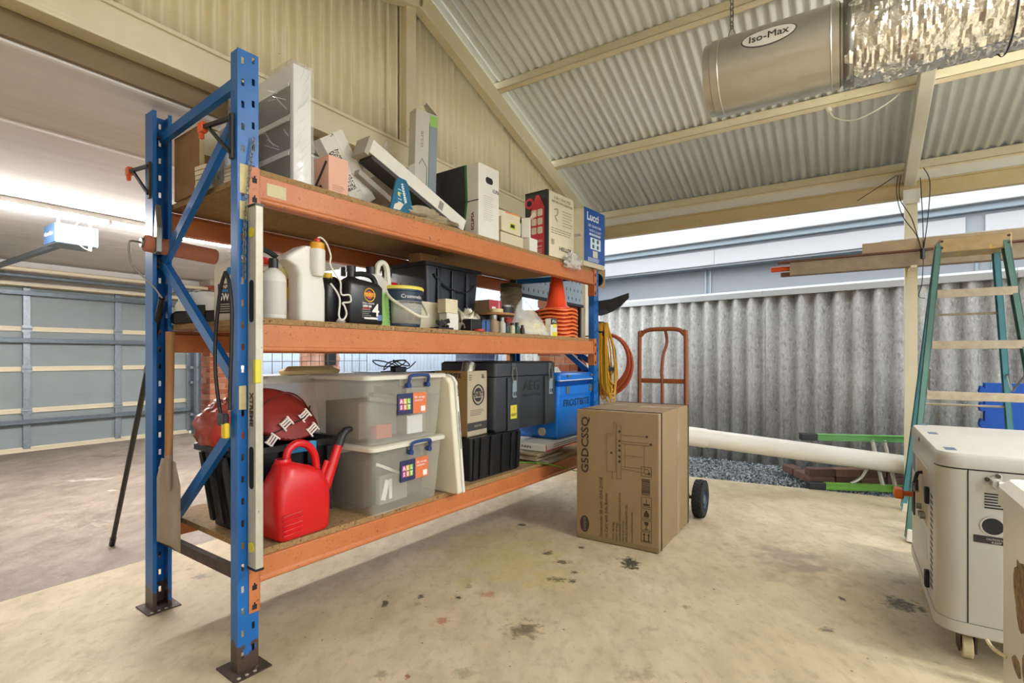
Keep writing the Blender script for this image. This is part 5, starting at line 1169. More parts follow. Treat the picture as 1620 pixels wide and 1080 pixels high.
text(t, 'AEG', (.41, -.0015, .29), FX, FZ, .10, K('#1b1d20', .4), w=.20); text(t, 'POWERTOOLS', (.41, -.0015, .225), FX, FZ, .03, K('#24272b', .5), w=.22); mb = MB(); mb.box(.145, .215, -.0195, -.017, .08, .17); mb.build('warning_label', K('#cdbf3a'), t, smooth=0); text(t, 'HEAVY', (.18, -.0202, .105), FX, FZ, .03, M_print, w=.06); text(t, '!', (.18, -.0202, .145), FX, FZ, .03, M_print)
# boards, flat boxes and cooler at the far end
M_ply = pm('ply_edge', '#b3a285', .8, var=('#94825f', 9, .8))
for k in range(4):
    t = rthing('flat_board', ('bottom', 'second', 'third', 'top')[k] + ' thin plywood board of the pile under the flat carton', 'board', 2.07+.012*((k*7) % 3), .02+.01*((k*5) % 3), Z1+.024+.0125*k, .03*((k*3) % 2), 'thin plywood boards'); mb = MB(); mb.box(0, .37, 0, .42, 0, .011); mb.build('board', M_ply, t, smooth=0)
t = rthing('timber_block', 'short grey timber offcut under the plywood boards', 'timber', 2.13, -.045, Z1+.002, .05); mb = MB(); mb.box(0, .22, 0, .40, 0, .020); mb.build('block', pm('grey_timber', '#9b8d79', .8, var=('#7d705d', 8, .8)), t, smooth=0)
t = rthing('flat_carton', 'flat white red edged carton below the blue cooler', 'box', 2.16, .0, Z1+.076, .06); body(t, .66, .46, .05, M_whitec); panel(t, 'red_trim', K('#c05a50'), .0, .66, .0, .010); panel(t, 'red_trim', K('#c05a50'), .0, .012, .0, .05); text(t, 'CEILING FAN', (-.0009, .25, .025), SX, FZ, .025, M_print, w=.25); lines(t, 'print', K('#6b7480'), .12, .6, .015, .045, 2)
M_cool = pm('cooler_blue', '#1273d0', .35, var=('#0f66bd', 6, .5)); M_coold = M_cool
t = rthing('ice_cooler', 'bright blue ice cooler with propped lid on the bottom shelf', 'cooler', 2.385, .035, Z1+.132, .0)
mb = MB(); mb.loft([tubring(.02,.54,.02,.40,0,.02), tubring(0,.56,0,.42,.02,.025), tubring(0,.56,0,.42,.33,.025)]); mb.build('body', M_cool, t, smooth=40)
mb = MB(); mb.loft([tubring(-.01,.57,-.012,.43,.33,.025), tubring(-.01,.57,-.012,.43,.40,.025), tubring(.02,.54,.02,.40,.40,.02), tubring(.02,.54,.02,.40,.33,.02)]); mb.build('rim_band', M_cool, t, smooth=40)
lid = MB(); lid.loft([tubring(-.01,.57,-.02,.43,.06,.025), tubring(-.01,.57,-.02,.43,.10,.025), tubring(.01,.55,.0,.41,.115,.02)]); lo = lid.build('lid', M_cool, t, smooth=40, loc=(0, 0, .385)); lid = MB(); lid.loft([tubring(.03,.53,.03,.39,.0,.03), tubring(.01,.55,.01,.41,.055,.03)]); lid.build('lid_plug', pm('cooler_blue_inner', '#0d4fa0', .4), t, smooth=40, loc=(0,0,.39)); lo.rotation_euler = (.0, 0, 0)
mb = MB(); mb.box(-.005, .565, -.022, .0, .442, .449); mb.build('lid_seal', K('#cfd6dd', .5), t, smooth=0)
for x in (.12, .50):
    mb = MB(); mb.box(x-.02, x+.02, -.022, -.008, .345, .40); mb.build('latch', M_wire, t, smooth=0, bevel=.003); mb = MB(); mb.box(x-.02, x+.02, -.03, -.015, .47, .485); mb.build('latch_keeper', M_wire, t, smooth=0)
text(t, 'FROSTBITE', (.29, -.0012, .265), FX, FZ, .075, K('#14304f', .5), w=.42, bold=.002)
mb = MB(); mb.cyl((-.012,.14,.05), (.003,.14,.05), .032, n=18); mb.build('drain_plug', K('#c4b79a', .5), t)
t = rthing('wire_coil', 'coil of white and red cord lying on the blue cooler', 'cord', 2.42, .16, Z1+.635); mb = MB()
for k in range(4): mb.tube([(.10+(.085-.008*k)*math.cos(i*PI/9), .02+(.07-.006*k)*math.sin(i*PI/9), .006+.011*k) for i in range(18)], .005, 6, True)
mb.build('coil', K('#d9d6d0', .5), t); mb = MB(); mb.tube([(-.06,.05,.02),(.0,.0,.045),(.08,.03,.05),(.14,.06,.03)], .006, 6, sub=5); mb.build('red_cord', K('#a8322c'), t)
t = rthing('green_string', 'taut bright green string running off the bottom shelf', 'string', 2.02, .07, Z1+.003); mb = MB(); mb.tube([(0,.12,.004),(.05,0,.006),(.12,-.10,-.004),(.46,-.19,-.115)], .003, 6); mb.build('string', K('#57c23a', .5), t)

# ---------------------------------------------------------------- hung on the far end frame
M_cordy = pm('yellow_cord', '#c9961f', .5); M_hose = pm('orange_hose', '#b5522c', .45)
t = rthing('extension_cord', 'bundle of yellow extension cords hanging on the far rack post', 'cord', 3.03, .0, 1.49)
rnd = random.Random(12)
for k in range(17):
    a = rnd.uniform(-.01,.10); b_ = rnd.uniform(.05,.17); L_ = rnd.uniform(.50,.72); s = rnd.uniform(-.05,.04)
    mb = MB(); mb.tube([(.02+a*.3,s,0),(.03+b_*.5+a,s*1.5,-L_*.35),(.05+b_+a,s,-L_*.8),(.03+b_*.6+a,s-.02,-L_),(-.0+a,s-.02,-L_*.9),(-.01+a*.6,s-.01,-L_*.4),(.01,s,-.01)], .0068, 6, sub=5); mb.build('cord_loop', M_cordy, t)
mb = MB(); mb.cyl((.03,0,-.06), (.045,0,-.10), .045, n=12); mb.build('tie', M_black, t); mb = MB(); mb.cyl((.09,0,-.38), (.095,0,-.41), .08, n=12); mb.build('tie', M_black, t)
mb = MB(); mb.bar((-.045,.02,.005), (.06,0,.005), .012, .012); mb.build('hook', M_hook, t, smooth=0)
t = thing('garden_hose', 'coil of orange hose hanging on the gable end post', 'hose', BF(5.47, 2.44, 1.16), BYAW)
for k in range(5):
    r = .26+.014*k; mb = MB(); mb.tube([(-.02-.01*(k % 3), r*math.cos(i*PI/16)-.15, r*1.1*math.sin(i*PI/16)-.012*k) for i in range(32)], .015, 8, True); mb.build('hose_loop', M_hose, t)
mb = MB(); mb.bar((-.04,-.15,.28), (.07,.16,.28), .014, .014); mb.build('hook', M_hook, t, smooth=0)
t = rthing('dark_cord', 'loop of black lead hanging beside the yellow cords', 'cord', 3.10, .02, 1.42); mb = MB(); mb.tube([(0,0,0),(.09,-.03,-.05),(.16,-.05,-.17),(.15,-.05,-.30),(.09,-.04,-.38),(.04,-.02,-.33),(.02,0,-.18)], .006, 6, True, 5); mb.build('lead', M_black, t); mb = MB(); mb.bar((-.10,.0,.0), (.02,0,.0), .01, .01); mb.build('hook', M_hook, t, smooth=0)
t = rthing('black_rake', 'black headed yard tool standing head up at the far rack post', 'yard tool', 3.09, .08, 0, -1.35)
mb = MB(); mb.cyl((.05,0,.0), (.0,.0,1.62), .014, n=10); mb.build('pole', M_pole, t)
mb = MB(); mb.loft([[Vector((x, y, z)) for y, z in ((-.012,zc-h_),(.012,zc-h_),(.012,zc+h_),(-.012,zc+h_))] for x, zc, h_ in ((-.03,1.63,.06),(.05,1.62,.065),(.14,1.64,.055),(.22,1.675,.045),(.29,1.72,.02))]); mb.build('head', pm('rubber_black', '#2a2b2b', .7, bump=(50, .6)), t, smooth=0)
t = rthing('black_disc', 'black rubber disc hanging behind the far post top', 'disc', 3.04, .04, 1.86); mb = MB(); mb.cyl((.0,0,0), (.02,0,0), .055, n=22); mb.build('disc', M_black, t); mb = MB(); mb.cyl((.02,0,0), (.028,0,0), .02, n=14); mb.build('hub', K('#3a3a3a'), t)

# ---------------------------------------------------------------- seen through and behind the rack
pg = thing('pegboard', 'pale grey slotted pegboard fixed behind the far end of the rack', 'pegboard', BF(4.0, GB-.02, 1.80), BYAW)
mb = MB(); mb.box(0, 1.42, 0, .012, 0, .66); mb.build('panel', pm('peg_white', '#93a0aa', .5), pg, smooth=0)
sm = MB(); sm.prism(rrect(-.006, .006, -.017, .017, .005, 2), -.0015, .001, 'y'); smm = sm.mesh('slot', M_dark, 0)
for i in range(15):
    for j in range(6): put('slot', smm, pg, (.05+.094*i+(.047 if j % 2 else 0), 0, .05+.098*j))
mb = MB(); mb.box(-.04, 1.46, -.008, .02, -.03, 0); mb.build('edge_rail', M_dark, pg, smooth=0); mb = MB(); mb.box(-.04, 1.46, -.008, .02, .66, .69); mb.build('edge_rail', M_dark, pg, smooth=0)
for x in (-.03, 1.40):
    mb = MB(); mb.box(x, x+.04, .012, .04, -1.80, .67); mb.build('leg', M_dark, pg, smooth=0)
wm = thing('wire_grid', 'wire mesh panel standing on the garage floor behind the tubs', 'mesh panel', BF(2.35, 3.95, 0), BYAW)
for i in range(13):
    mb = MB(); mb.cyl((.09*i, 0, .0), (.09*i, 0, 1.32), .003, n=6); mb.build('wire', M_wire, wm)
for j in range(10):
    mb = MB(); mb.cyl((0, .004, .04+.14*j), (1.08, .004, .04+.14*j), .003, n=6); mb.build('wire', M_wire, wm)
bp_ = thing('black_bin', 'black box fixed on the pale brick pier outside', 'box', BF(5.62, 7.49, 1.05), BYAW); mb = MB(); mb.box(0, .2, 0, .05, 0, .32); mb.build('box', M_black, bp_, smooth=0, bevel=.006)
sp = thing('solar_panel', 'dark solar panel leaning on the blue shed wall', 'solar panel', BF(8.05, 6.2, -.0), BYAW); sp.rotation_euler = (Matrix.Rotation(BYAW, 3, 'Z') @ Matrix.Rotation(.06, 3, 'Y')).to_euler()
mb = MB(); mb.box(0, .03, -.5, .5, 0, 1.65); mb.build('frame', M_galv, sp, smooth=0)
mb = MB()
for i in range(6):
    for j in range(10): mb.box(-.003, .001, -.485+.162*i, -.485+.162*i+.156, .02+.162*j, .02+.162*j+.156)
mb.build('cells', pm('solar_cell', '#1b2740', .2), sp, smooth=0)
# garage door opener
op = thing('door_opener', 'white garage door opener hanging from the garage ceiling with loose wires', 'door opener', BF(1.50, 5.55, 2.16), BYAW)
M_opw = pm('opener_white', '#e6ebef', .35); M_opn = pm('opener_navy', '#3d5a7a', .4)
mb = MB(); mb.box(.0, .29, 0, .30, 0, .17); mb.build('housing', K('#6f7d88', .4), op, smooth=0, bevel=.012)
mb = MB(); mb.box(.005, .285, -.006, .0, .01, .165); mb.build('front_cover', M_opw, op, smooth=0, bevel=.004); mb = MB(); mb.box(-.006, .0, .01, .29, .01, .165); mb.build('side_badge', M_opn, op, smooth=0); text(op, 'Guardian', (-.0075, .16, .09), SX, FZ, .05, M_wh, w=.2)
mb = MB(); mb.prism(rrect(.05, .15, .03, .14, .01), -.012, -.005, 'y'); mb.build('lamp_lens', pm('lamp_lens', '#ffffff', .3, emit=('#ffffff', .7)), op, smooth=0); mb = MB(); mb.cyl((.20,-.02,.05), (.20,-.005,.05), .03, n=16); mb.build('dial', M_opw, op)
mb = MB(); mb.tube([(.16,-.01,.22),(.13,-.02,.16),(.12,-.03,.06),(.16,-.03,-.01),(.22,-.03,-.03),(.24,-.02,.05),(.2,-.01,.14)], .003, 6, sub=5); mb.build('wire', K('#b5b0a8'), op); mb = MB(); mb.tube([(.13,-.012,.19),(.11,-.02,.1),(.09,-.02,.02)], .0025, 6, sub=4); mb.build('wire', K('#5a3a34'), op)
mb = MB(); mb.cyl((.22,-.025,-.04), (.225,-.02,.02), .012, n=10); mb.build('plug', M_creamw, op)
for x in (.03, .25):
    mb = MB(); mb.bar((x,.06,.17), (x,.06,.24), .02, .004); mb.build('hanger', M_galv, op, smooth=0)
mb = MB(); mb.box(.11, .16, .30, 3.0, .03, .07); mb.build('rail', M_rail, op, smooth=0)
# short lower fittings on the garage ceiling
# ================================================================== RIGHT-HAND SIDE
# barbecue carton
M_bbq = pm('kraft_carton', '#98805f', .75, var=('#8d7454', 3, .8), bump=(20, .06))
M_bprint = K('#3a2f24', .75)
cb = thing('barbecue_carton', 'large brown barbecue carton standing on the concrete before the hand truck', 'carton', BF(3.089, .955, .006), BYAW + .005)
CW, CD, CHt = .725, .55, .845
mb = MB(); mb.box(0, CW, 0, CD, 0, CHt); mb.build('body', M_bbq, cb, smooth=0, bevel=.005)
for x in (.05, .69):
    mb = MB(); mb.box(x-.006, x+.006, -.0035, 0, 0, CHt+.003); mb.box(x-.006, x+.006, 0, CD, CHt, CHt+.0035); mb.build('strap', M_black, cb, smooth=0)
mb = MB(); mb.box(.40, .46, -.0012, 0, 0, CHt); mb.box(.40, .46, 0, CD, CHt, CHt+.0012); mb.build('packing_tape', pm('tape_clear', '#a38a68', .25), cb, smooth=0)
mb = MB(); mb.box(-.0012, 0, .0, CD, 0, .028); mb.build('hazard_band', K('#84704f'), cb, smooth=0)
UPX, UPY = Vector((0,0,1)), Vector((0,1,0))
text(cb, 'G5DCSSQ', (-.0012, .487, .615), UPX, UPY, .072, M_bprint, w=.37, bold=.0015)
text(cb, 'Downunder 5B with SEAR ZONE', (-.0012, .375, .03), UPX, UPY, .030, M_bprint, w=.385, align='LEFT'); text(cb, 'on Cart with Side Burner', (-.0012, .340, .03), UPX, UPY, .030, M_bprint, w=.29, align='LEFT')
for k, (s_, w_) in enumerate((('NW: 46.5kgs', .11), ('GW: 54.6kgs', .11), ('DIMENSIONS: 0.77x0.66x0.51=0.27 M3', .30), ('MADE IN CHINA', .13), ('FOR: GLG AUSTRALIA PTY LTD', .23), ('For use with Propane only', .19))):
    text(cb, s_, (-.0012, (.292,.270,.248,.226,.204,.168)[k], .03), UPX, UPY, .017, M_bprint, w=w_, align='LEFT')
def stroke(pts, r=.0014, nm='line_drawing'):
    mb = MB(); mb.tube([(-.001, y, z) for y, z in pts], r, 4); return mb.build(nm, K('#6f573d'), cb)
for pts in ([(.335,.46),(.335,.70),(.275,.70),(.275,.46),(.335,.46)], [(.27,.42),(.27,.76),(.24,.76),(.24,.42),(.27,.42)], [(.27,.76),(.29,.78),(.285,.70)], [(.24,.50),(.10,.50)], [(.24,.66),(.06,.66)], [(.24,.645),(.06,.645)], [(.24,.70),(.08,.70)], [(.215,.645),(.215,.50)], [(.09,.645),(.09,.49)], [(.235,.485),(.05,.475)], [(.215,.575),(.10,.572)], [(.30,.41),(.30,.46)]): stroke(pts)
for (y, z) in ((.252,.72),(.252,.66),(.252,.63),(.252,.60),(.252,.56),(.252,.53),(.305,.58),(.05,.655),(.06,.475),(.075,.70)):
    mb = MB(); mb.cyl((-.0016,y,z), (0,y,z), .008, n=12); mb.build('knob_drawing', M_bprint, cb)
mb = MB(); R1 = [Vector((-.0014, .492+.032*math.cos(i*PI/12), .095+.055*math.sin(i*PI/12))) for i in range(24)]; R2 = [Vector((.0, p.y, p.z)) for p in R1]; mb.loft([R1, R2]); mb.build('oval_logo', M_bprint, cb)
text(cb, 'GASMATE', (-.0022, .49, .095), UPX, UPY, .024, M_bbq, w=.085)
def icon(z, h_, kind):
    y0, y1 = .045, .11; mb = MB()
    for a in ((y0, y1, z, z+.0025), (y0, y1, z+h_-.0025, z+h_), (y0, y0+.0025, z, z+h_), (y1-.0025, y1, z, z+h_)): mb.box(-.0012, 0, *a)
    yc = (y0+y1)/2; zc = z+h_/2
    if kind == 'arrows':
        for d in (-.014, .014): mb.box(-.0012, 0, yc+d-.003, yc+d+.003, z+.012, z+h_-.02); mb.prism([(yc+d-.01, z+h_-.02), (yc+d+.01, z+h_-.02), (yc+d, z+h_-.008)], -.0012, 0, 'x')
        mb.box(-.0012, 0, y0+.01, y1-.01, z+.006, z+.011)
    elif kind == 'glass': mb.prism([(yc-.014, z+h_-.01), (yc+.014, z+h_-.01), (yc+.009, zc), (yc-.009, zc)], -.0012, 0, 'x'); mb.box(-.0012, 0, yc-.002, yc+.002, z+.01, zc); mb.box(-.0012, 0, yc-.012, yc+.012, z+.007, z+.011)
    elif kind == 'house': mb.prism([(yc-.016, z+.01), (yc+.016, z+.01), (yc+.016, zc), (yc, z+h_-.01), (yc-.016, zc)], -.0012, 0, 'x')
    elif kind == 'hand': mb.prism([(yc-.02, z+.008), (yc+.02, z+.008), (yc+.02, z+.02), (yc-.02, z+.02)], -.0012, 0, 'x'); mb.box(-.0012, 0, yc-.002, yc+.002, z+.02, z+h_-.01)
    elif kind == 'circle': mb.tube([(-.0006, yc+.016*math.cos(i*PI/8), zc+.016*math.sin(i*PI/8)) for i in range(16)], .0012, 4, True)
    mb.build('handling_icon', M_bprint, cb, smooth=0)
icon(.05, .065, 'arrows'); icon(.122, .065, 'glass'); icon(.195, .065, 'house'); icon(.268, .062, 'hand'); icon(.455, .06, 'circle')
rnd = random.Random(2); mb = MB(); z = .34
while z < .44:
    h_ = rnd.choice((.0015,.003,.0045)); mb.box(-.0012, 0, .055, .108, z, z+h_); z += h_+rnd.choice((.002,.0035))
mb.build('barcode', M_bprint, cb, smooth=0)

# hand truck
M_ht = pm('truck_orange', '#8a4a22', .5, var=('#76401d', 8, .8), wear=('#6b4327', 30, .68))
ht = thing('hand_truck', 'rusty orange tube hand truck with pneumatic tyres behind the carton', 'hand truck', BF(3.93, 1.19, 0), BYAW)
mb = MB(); mb.tube([(0,-.178,.14),(0,-.178,1.30),(.0,-.165,1.365),(.0,-.12,1.405),(0,0,1.412),(0,.12,1.405),(0,.165,1.365),(0,.178,1.30),(0,.178,.14)], .0165, 12, sub=4); mb.build('frame_tube', M_ht, ht)
for z in (1.013, .55, .2):
    mb = MB(); mb.box(-.006, .006, -.178, .178, z-.018, z+.018); mb.build('cross_bar', M_ht, ht, smooth=0, bevel=.003)
mb = MB(); mb.tube([(0,.0,.2),(0,.0,1.0),(.0,.005,1.05),(.02,-.0,1.2),(.05,-.02,1.3),(.04,-.02,1.37),(.0,-.02,1.41)], .012, 8, sub=4); mb.build('rear_bar', M_ht, ht)
mb = MB(); mb.box(-.40, .0, -.17, .17, .0005, .005); mb.build('toe_plate', M_ht, ht, smooth=0)
mb = MB(); mb.cyl((.06,-.29,.137), (.06,.29,.137), .012, n=10); mb.build('axle', M_foot, ht)
for s in (-.178, .178):
    mb = MB(); mb.bar((0,s,.2), (.06,s,.137), .03, .012); mb.build('axle_bracket', M_ht, ht, smooth=0)
M_tyre = pm('tyre', '#1d1f20', .8); M_hub = pm('wheel_hub', '#4f6273', .35, .5)
for s in (-1, 1):
    c = Vector((.06, s*.268, .137)); Mx = orient((0,1,0))
    mb = MB(); mb.lathe([(.07,-.034),(.10,-.040),(.125,-.036),(.136,-.02),(.137,0),(.136,.02),(.125,.036),(.10,.040),(.07,.034)], 36, c, Mx, caps=False); wl_ = mb.build('tyre', M_tyre, ht)
    mb = MB()
    for i in range(26):
        a = 2*PI*i/26
        for q in (-.024, 0, .024):
            aa = a + (.12 if q == 0 else 0); rr = .1375 if q == 0 else .134
            mb.obox(c + Vector((rr*math.cos(aa), q, rr*math.sin(aa))), (.006, .018, .020), Matrix.Rotation(-aa, 3, 'Y'))
    mb.build('tread', M_tyre, wl_, smooth=0)
    mb = MB(); mb.lathe([(.012,-.03),(.03,-.03),(.035,-.012),(.068,-.02),(.072,-.036),(.072,.036),(.068,.02),(.035,.012),(.03,.03),(.012,.03)], 28, c, Mx); h_ = mb.build('hub', M_hub, wl_)
    for i in range(5):
        a = 2*PI*i/5; mb = MB(); p = c + Vector((.05*math.cos(a), s*-.0, .05*math.sin(a))); mb.cyl(p+Vector((0,-.024,0)), p+Vector((0,.024,0)), .008, n=8); mb.build('hub_bolt', M_dark, wl_)

# pavers, PVC pipe, green ladder along the slab edge
M_pav = [pm('paver_%d' % i, c, .85, var=(d, 9, .8), bump=(50, .3)) for i, (c, d) in enumerate((('#7b5a4b', '#5c4236'), ('#6b4d40', '#4b372e'), ('#8a6553', '#6b4c3d')))]
PD = Vector((.952, -.055, 0)).normalized()
pvm = []
for m in M_pav: mb = MB(); mb.box(-.112, .112, -.055, .055, 0, .072); pvm.append(mb.mesh('paver', m, 0))
P0 = Vector((2.92, 4.86, 0)); PN = Vector((-PD.y, PD.x, 0)); yawp = math.atan2(PD.y, PD.x)
pvl = ['leftmost', 'second', 'third', 'fourth']
for row in range(2):
    for i in range(4):
        o = put('paver', pvm[(i+row) % 3], None, P0 + PD*(.232*i) + Vector((0,0,-.001+.0735*row)), yawp + .02*((i*5+row) % 3 - 1), bevel=.006)
        tag(o, '%s red brown paver of the %s front row by the slab edge' % (pvl[i], ('lower', 'upper')[row]), 'paver', 'red brown pavers')
for i in range(2):
    o = put('paver', pvm[i], None, P0 + PD*(.0+.115*0) + PN*(.175+.24*i) + PD*(-.05) + Vector((0,0,-.001)), yawp+PI/2, bevel=.006); tag(o, ('nearer', 'farther')[i] + ' red brown paver laid end on behind the front row', 'paver', 'red brown pavers')
# supports of the pipe's hidden end
sx_ = Vector((1.44, 4.79, 0))
for k in range(5):
    o = put('paver', pvm[k % 3], None, sx_ + Vector((0,0,-.001+.0735*k)), yawp + (PI/2 if k % 2 else 0), bevel=.006); tag(o, ('bottom', 'second', 'middle', 'fourth', 'top')[k] + ' paver of the little stack holding the pipe end', 'paver', 'red brown pavers')
M_pvc = pm('pvc', '#e4dfd2', .4, var=('#d8d0be', 3, .6), wear=('#4e4a44', 30, .735))
pp = thing('pvc_pipe', 'long white PVC drain pipe sloping down towards the post', 'pipe', (0,0,0))
pa, pb2 = Vector((1.30, 4.80, .505)), Vector((3.55, 4.545, .232))
def pr_(q): return (pb2-pa)*q
mb = MB(); o1 = orient(pb2-pa); mb.loft([mb.ring(pa, .083, 28, o1), mb.ring(pb2, .083, 28, o1), mb.ring(pb2, .077, 28, o1), mb.ring(pa, .077, 28, o1)], closed=True); mb.build('pipe', M_pvc, pp)
mb = MB(); c0 = pa + (pb2-pa)*.10; c1 = pa+(pb2-pa)*.215; mb.loft([mb.ring(pa, .088, 28, o1), mb.ring(c1, .088, 28, o1), mb.ring(c1+(pb2-pa)*.01, .0835, 28, o1)], caps=False); mb.build('socket_end', M_pvc, pp)
M_lime = pm('lime_rail', '#7fb845', .4, var=('#6fa33c', 6, .5)); M_lime2 = pm('lime_rail_pale', '#6fae5f', .45)
gl = thing('green_ladder', 'lime green fibreglass ladder lying on its side by the slab edge', 'ladder', (2.70, 4.69, .0), math.atan2(-.17, 1))
for z, m in ((.03, M_lime), (.445, M_lime2)):
    y = -.02 if z < .1 else .16
    mb = MB(); mb.box(.14, 1.6, y-.03, y+.03, z-.028, z-.022); mb.box(.14, 1.6, y-.03, y+.03, z+.022, z+.028); mb.box(.14, 1.6, y-.003, y+.003, z-.022, z+.022); mb.build('rail', m, gl, smooth=0)
    mb = MB(); mb.box(.0, .145, y-.034, y+.034, z-.032, z+.032); mb.build('rail_foot', M_black, gl, smooth=0, bevel=.008)
for x in (.62, .72, .95, 1.25, 1.5):
    mb = MB(); mb.cyl((x,-.02,.05), (x,.16,.425), .016, n=10); mb.build('rung', M_alu, gl)
mb = MB(); mb.tube([(.36,-.02,.06),(.46,.01,.11),(.55,.06,.22)], .012, 8, sub=4); mb.build('stay_hook', M_alu, gl)

# timbers resting on brackets at the posts
M_tim = [pm('timber_cream', '#a4927a', .7, var=('#8d7a62', 9, .9), wear=('#6b5b48', 40, .68)), pm('timber_brown', '#6b4632', .6), pm('timber_pale', '#b39c7b', .65, var=('#a18a69', 7, .7))]
def stick(name, lb, cat, mat, a0, a1, b0, b1, z0, z1, bev=.003):
    t = thing(name, lb, cat, BF(a0, b1, z0), BYAW); mb = MB(); mb.box(0, a1-a0, 0, b0-b1, 0, z1-z0); mb.build('length', mat, t, smooth=0, bevel=bev); return t
stick('long_plank', 'long cream painted plank, lowest of the overhead timbers', 'plank', M_tim[0], 5.32, 5.38, .44, -3.9, 1.945, 2.062)
stick('long_plank', 'dark brown thin plank lying on the lowest overhead timber', 'plank', M_tim[1], 5.30, 5.40, .54, -3.9, 2.063, 2.077)
stick('long_plank', 'pale upper plank resting on the overhead timbers', 'plank', M_tim[2], 5.31, 5.37, -.11, -4.0, 2.078, 2.165)
stick('long_plank', 'narrow brown plank behind the lowest overhead timber', 'plank', M_tim[1], 5.385, 5.42, .52, -3.9, 1.945, 1.985)
stick('long_plank', 'white thin plank topping the overhead timbers', 'plank', M_whitec, 5.38, 5.44, -.24, -4.0, 2.078, 2.185)
t = thing('conduit', 'orange conduit poking out of the overhead timbers', 'conduit', BF(5.40, .60, 2.02), BYAW); mb = MB(); mb.cyl((0,0,0), (0,-4.2,0), .024, n=14); mb.build('tube', pm('orange_conduit', '#d9531e', .45), t)
for k, (b, lb) in enumerate(((-.455, 'steel arm bracket on the near post holding the timbers'), (-1.93, 'steel arm bracket on the far right post holding the timbers'))):
    t = thing('arm_bracket', lb, 'bracket', BF(5.50, b, 1.925), BYAW, 'timber brackets'); mb = MB(); mb.box(-.24, .0, -.02, .02, 0, .018); mb.build('arm', M_cream, t, smooth=0); mb = MB(); mb.box(-.004, .004, -.025, .025, -.05, .06); mb.build('plate', M_cream, t, smooth=0)
# black wires hanging at the post head
wr = thing('hanging_wires', 'thin black wires dangling from the top of the post', 'wires', BF(5.47, -.455, 2.75), BYAW)
for pts in ([(0,.09,0),(0,.10,-.15),(.0,.06,-.35),(-.14,-.02,-.55),(-.20,-.05,-.70)], [(0,.07,0),(-.02,.08,-.2),(-.05,.0,-.4),(-.2,-.055,-.72)], [(0,-.08,.03),(-.02,-.12,-.1),(-.1,-.10,-.4),(-.2,-.06,-.70)], [(0,-.06,-.05),(-.05,-.07,-.4),(-.2,-.06,-.70),(-.22,-.05,-.95),(-.21,-.03,-1.06),(-.21,-.07,-1.08)], [(0,.10,.0),(-.2,.38,-.22)]):
    mb = MB(); mb.tube(pts, .0035, 6, sub=5); mb.build('wire', M_black, wr)
mb = MB(); mb.cyl((-.2,-.055,-.68), (-.205,-.055,-.76), .016, n=8); mb.build('tie_wrap', M_black, wr)

# step ladder
M_teal2 = pm('fibreglass_teal', '#577f74', .45, var=('#4a6f66', 6, .6)); M_teal3 = pm('fibreglass_blue', '#4a8490', .45); M_step = pm('step_alu', '#b7ab95', .45, .35, var=('#9a8d76', 20, .7))
sl = thing('step_ladder', 'teal fibreglass step ladder with yellow top cap', 'step ladder', BF(4.6, -.70, 0), BYAW)
ZT = 1.96
def rail(x0, y0, x1, y1, m, s, nm):
    p0 = Vector((x0, y0, .02)); p1 = Vector((x1, y1, ZT)); mb = MB(); d = p1-p0; M = orient(d, (0,1,0)); c = (p0+p1)/2
    ax, ay = M.col[0], M.col[1]
    mb.obox(c, (.075, .005, d.length), M); mb.obox(c + ax*.035 + ay*.014*s, (.005, .03, d.length), M); mb.obox(c - ax*.035 + ay*.014*s, (.005, .03, d.length), M)
    mb.build(nm, m, sl, smooth=0)
    mb = MB(); mb.obox(p0 + Vector((0,0,.02)), (.085, .045, .08), M); mb.build('foot', M_creamw, sl, smooth=0, bevel=.006)
for s in (1, -1):
    rail(-.40, .355*s, -.09, .165*s, M_teal2, 1, 'front_rail'); rail(.40, .32*s, .08, .15*s, M_teal3, 1, 'rear_rail')
for z in (.33, .65, .97, 1.30, 1.64):
    f = z/ZT; x = -.40+.31*f; hw = .355-.19*f
    mb = MB(); mb.box(x-.04, x+.045, -hw, hw, z-.012, z); mb.box(x-.045, x-.038, -hw, hw, z-.050, z+.004); mb.box(x+.040, x+.045, -hw, hw, z-.028, z); mb.build('step', M_step, sl, smooth=0, bevel=.002)
for z in (.35, .85, 1.5):
    f = z/ZT; x = .40-.32*f; hw = .32-.17*f; mb = MB(); mb.cyl((x,-hw,z), (x,hw,z), .008, n=8); mb.build('rear_bar', M_step, sl)
for s in (1, -1):
    mb = MB(); mb.tube([(-.22,.24*s,1.12),(0,.22*s,1.0),(.05,.215*s,.98),(.22,.22*s,1.10)], .007, 6, sub=3); mb.build('spreader', M_wire, sl)
mb = MB(); mb.box(-.13, .12, -.18, .18, ZT-.06, ZT+.035); mb.build('top_cap', pm('yellow_cap', '#b59c72', .55, var=('#a08558', 14, .9), wear=('#d0ab2c', 9, .60)), sl, smooth=0, bevel=.008)
for y in (-.165, .165):
    for z in (ZT-.03, ZT+.015): mb = MB(); mb.cyl((-.134,y,z), (-.128,y,z), .008, n=10); mb.build('rivet', M_foot, sl)
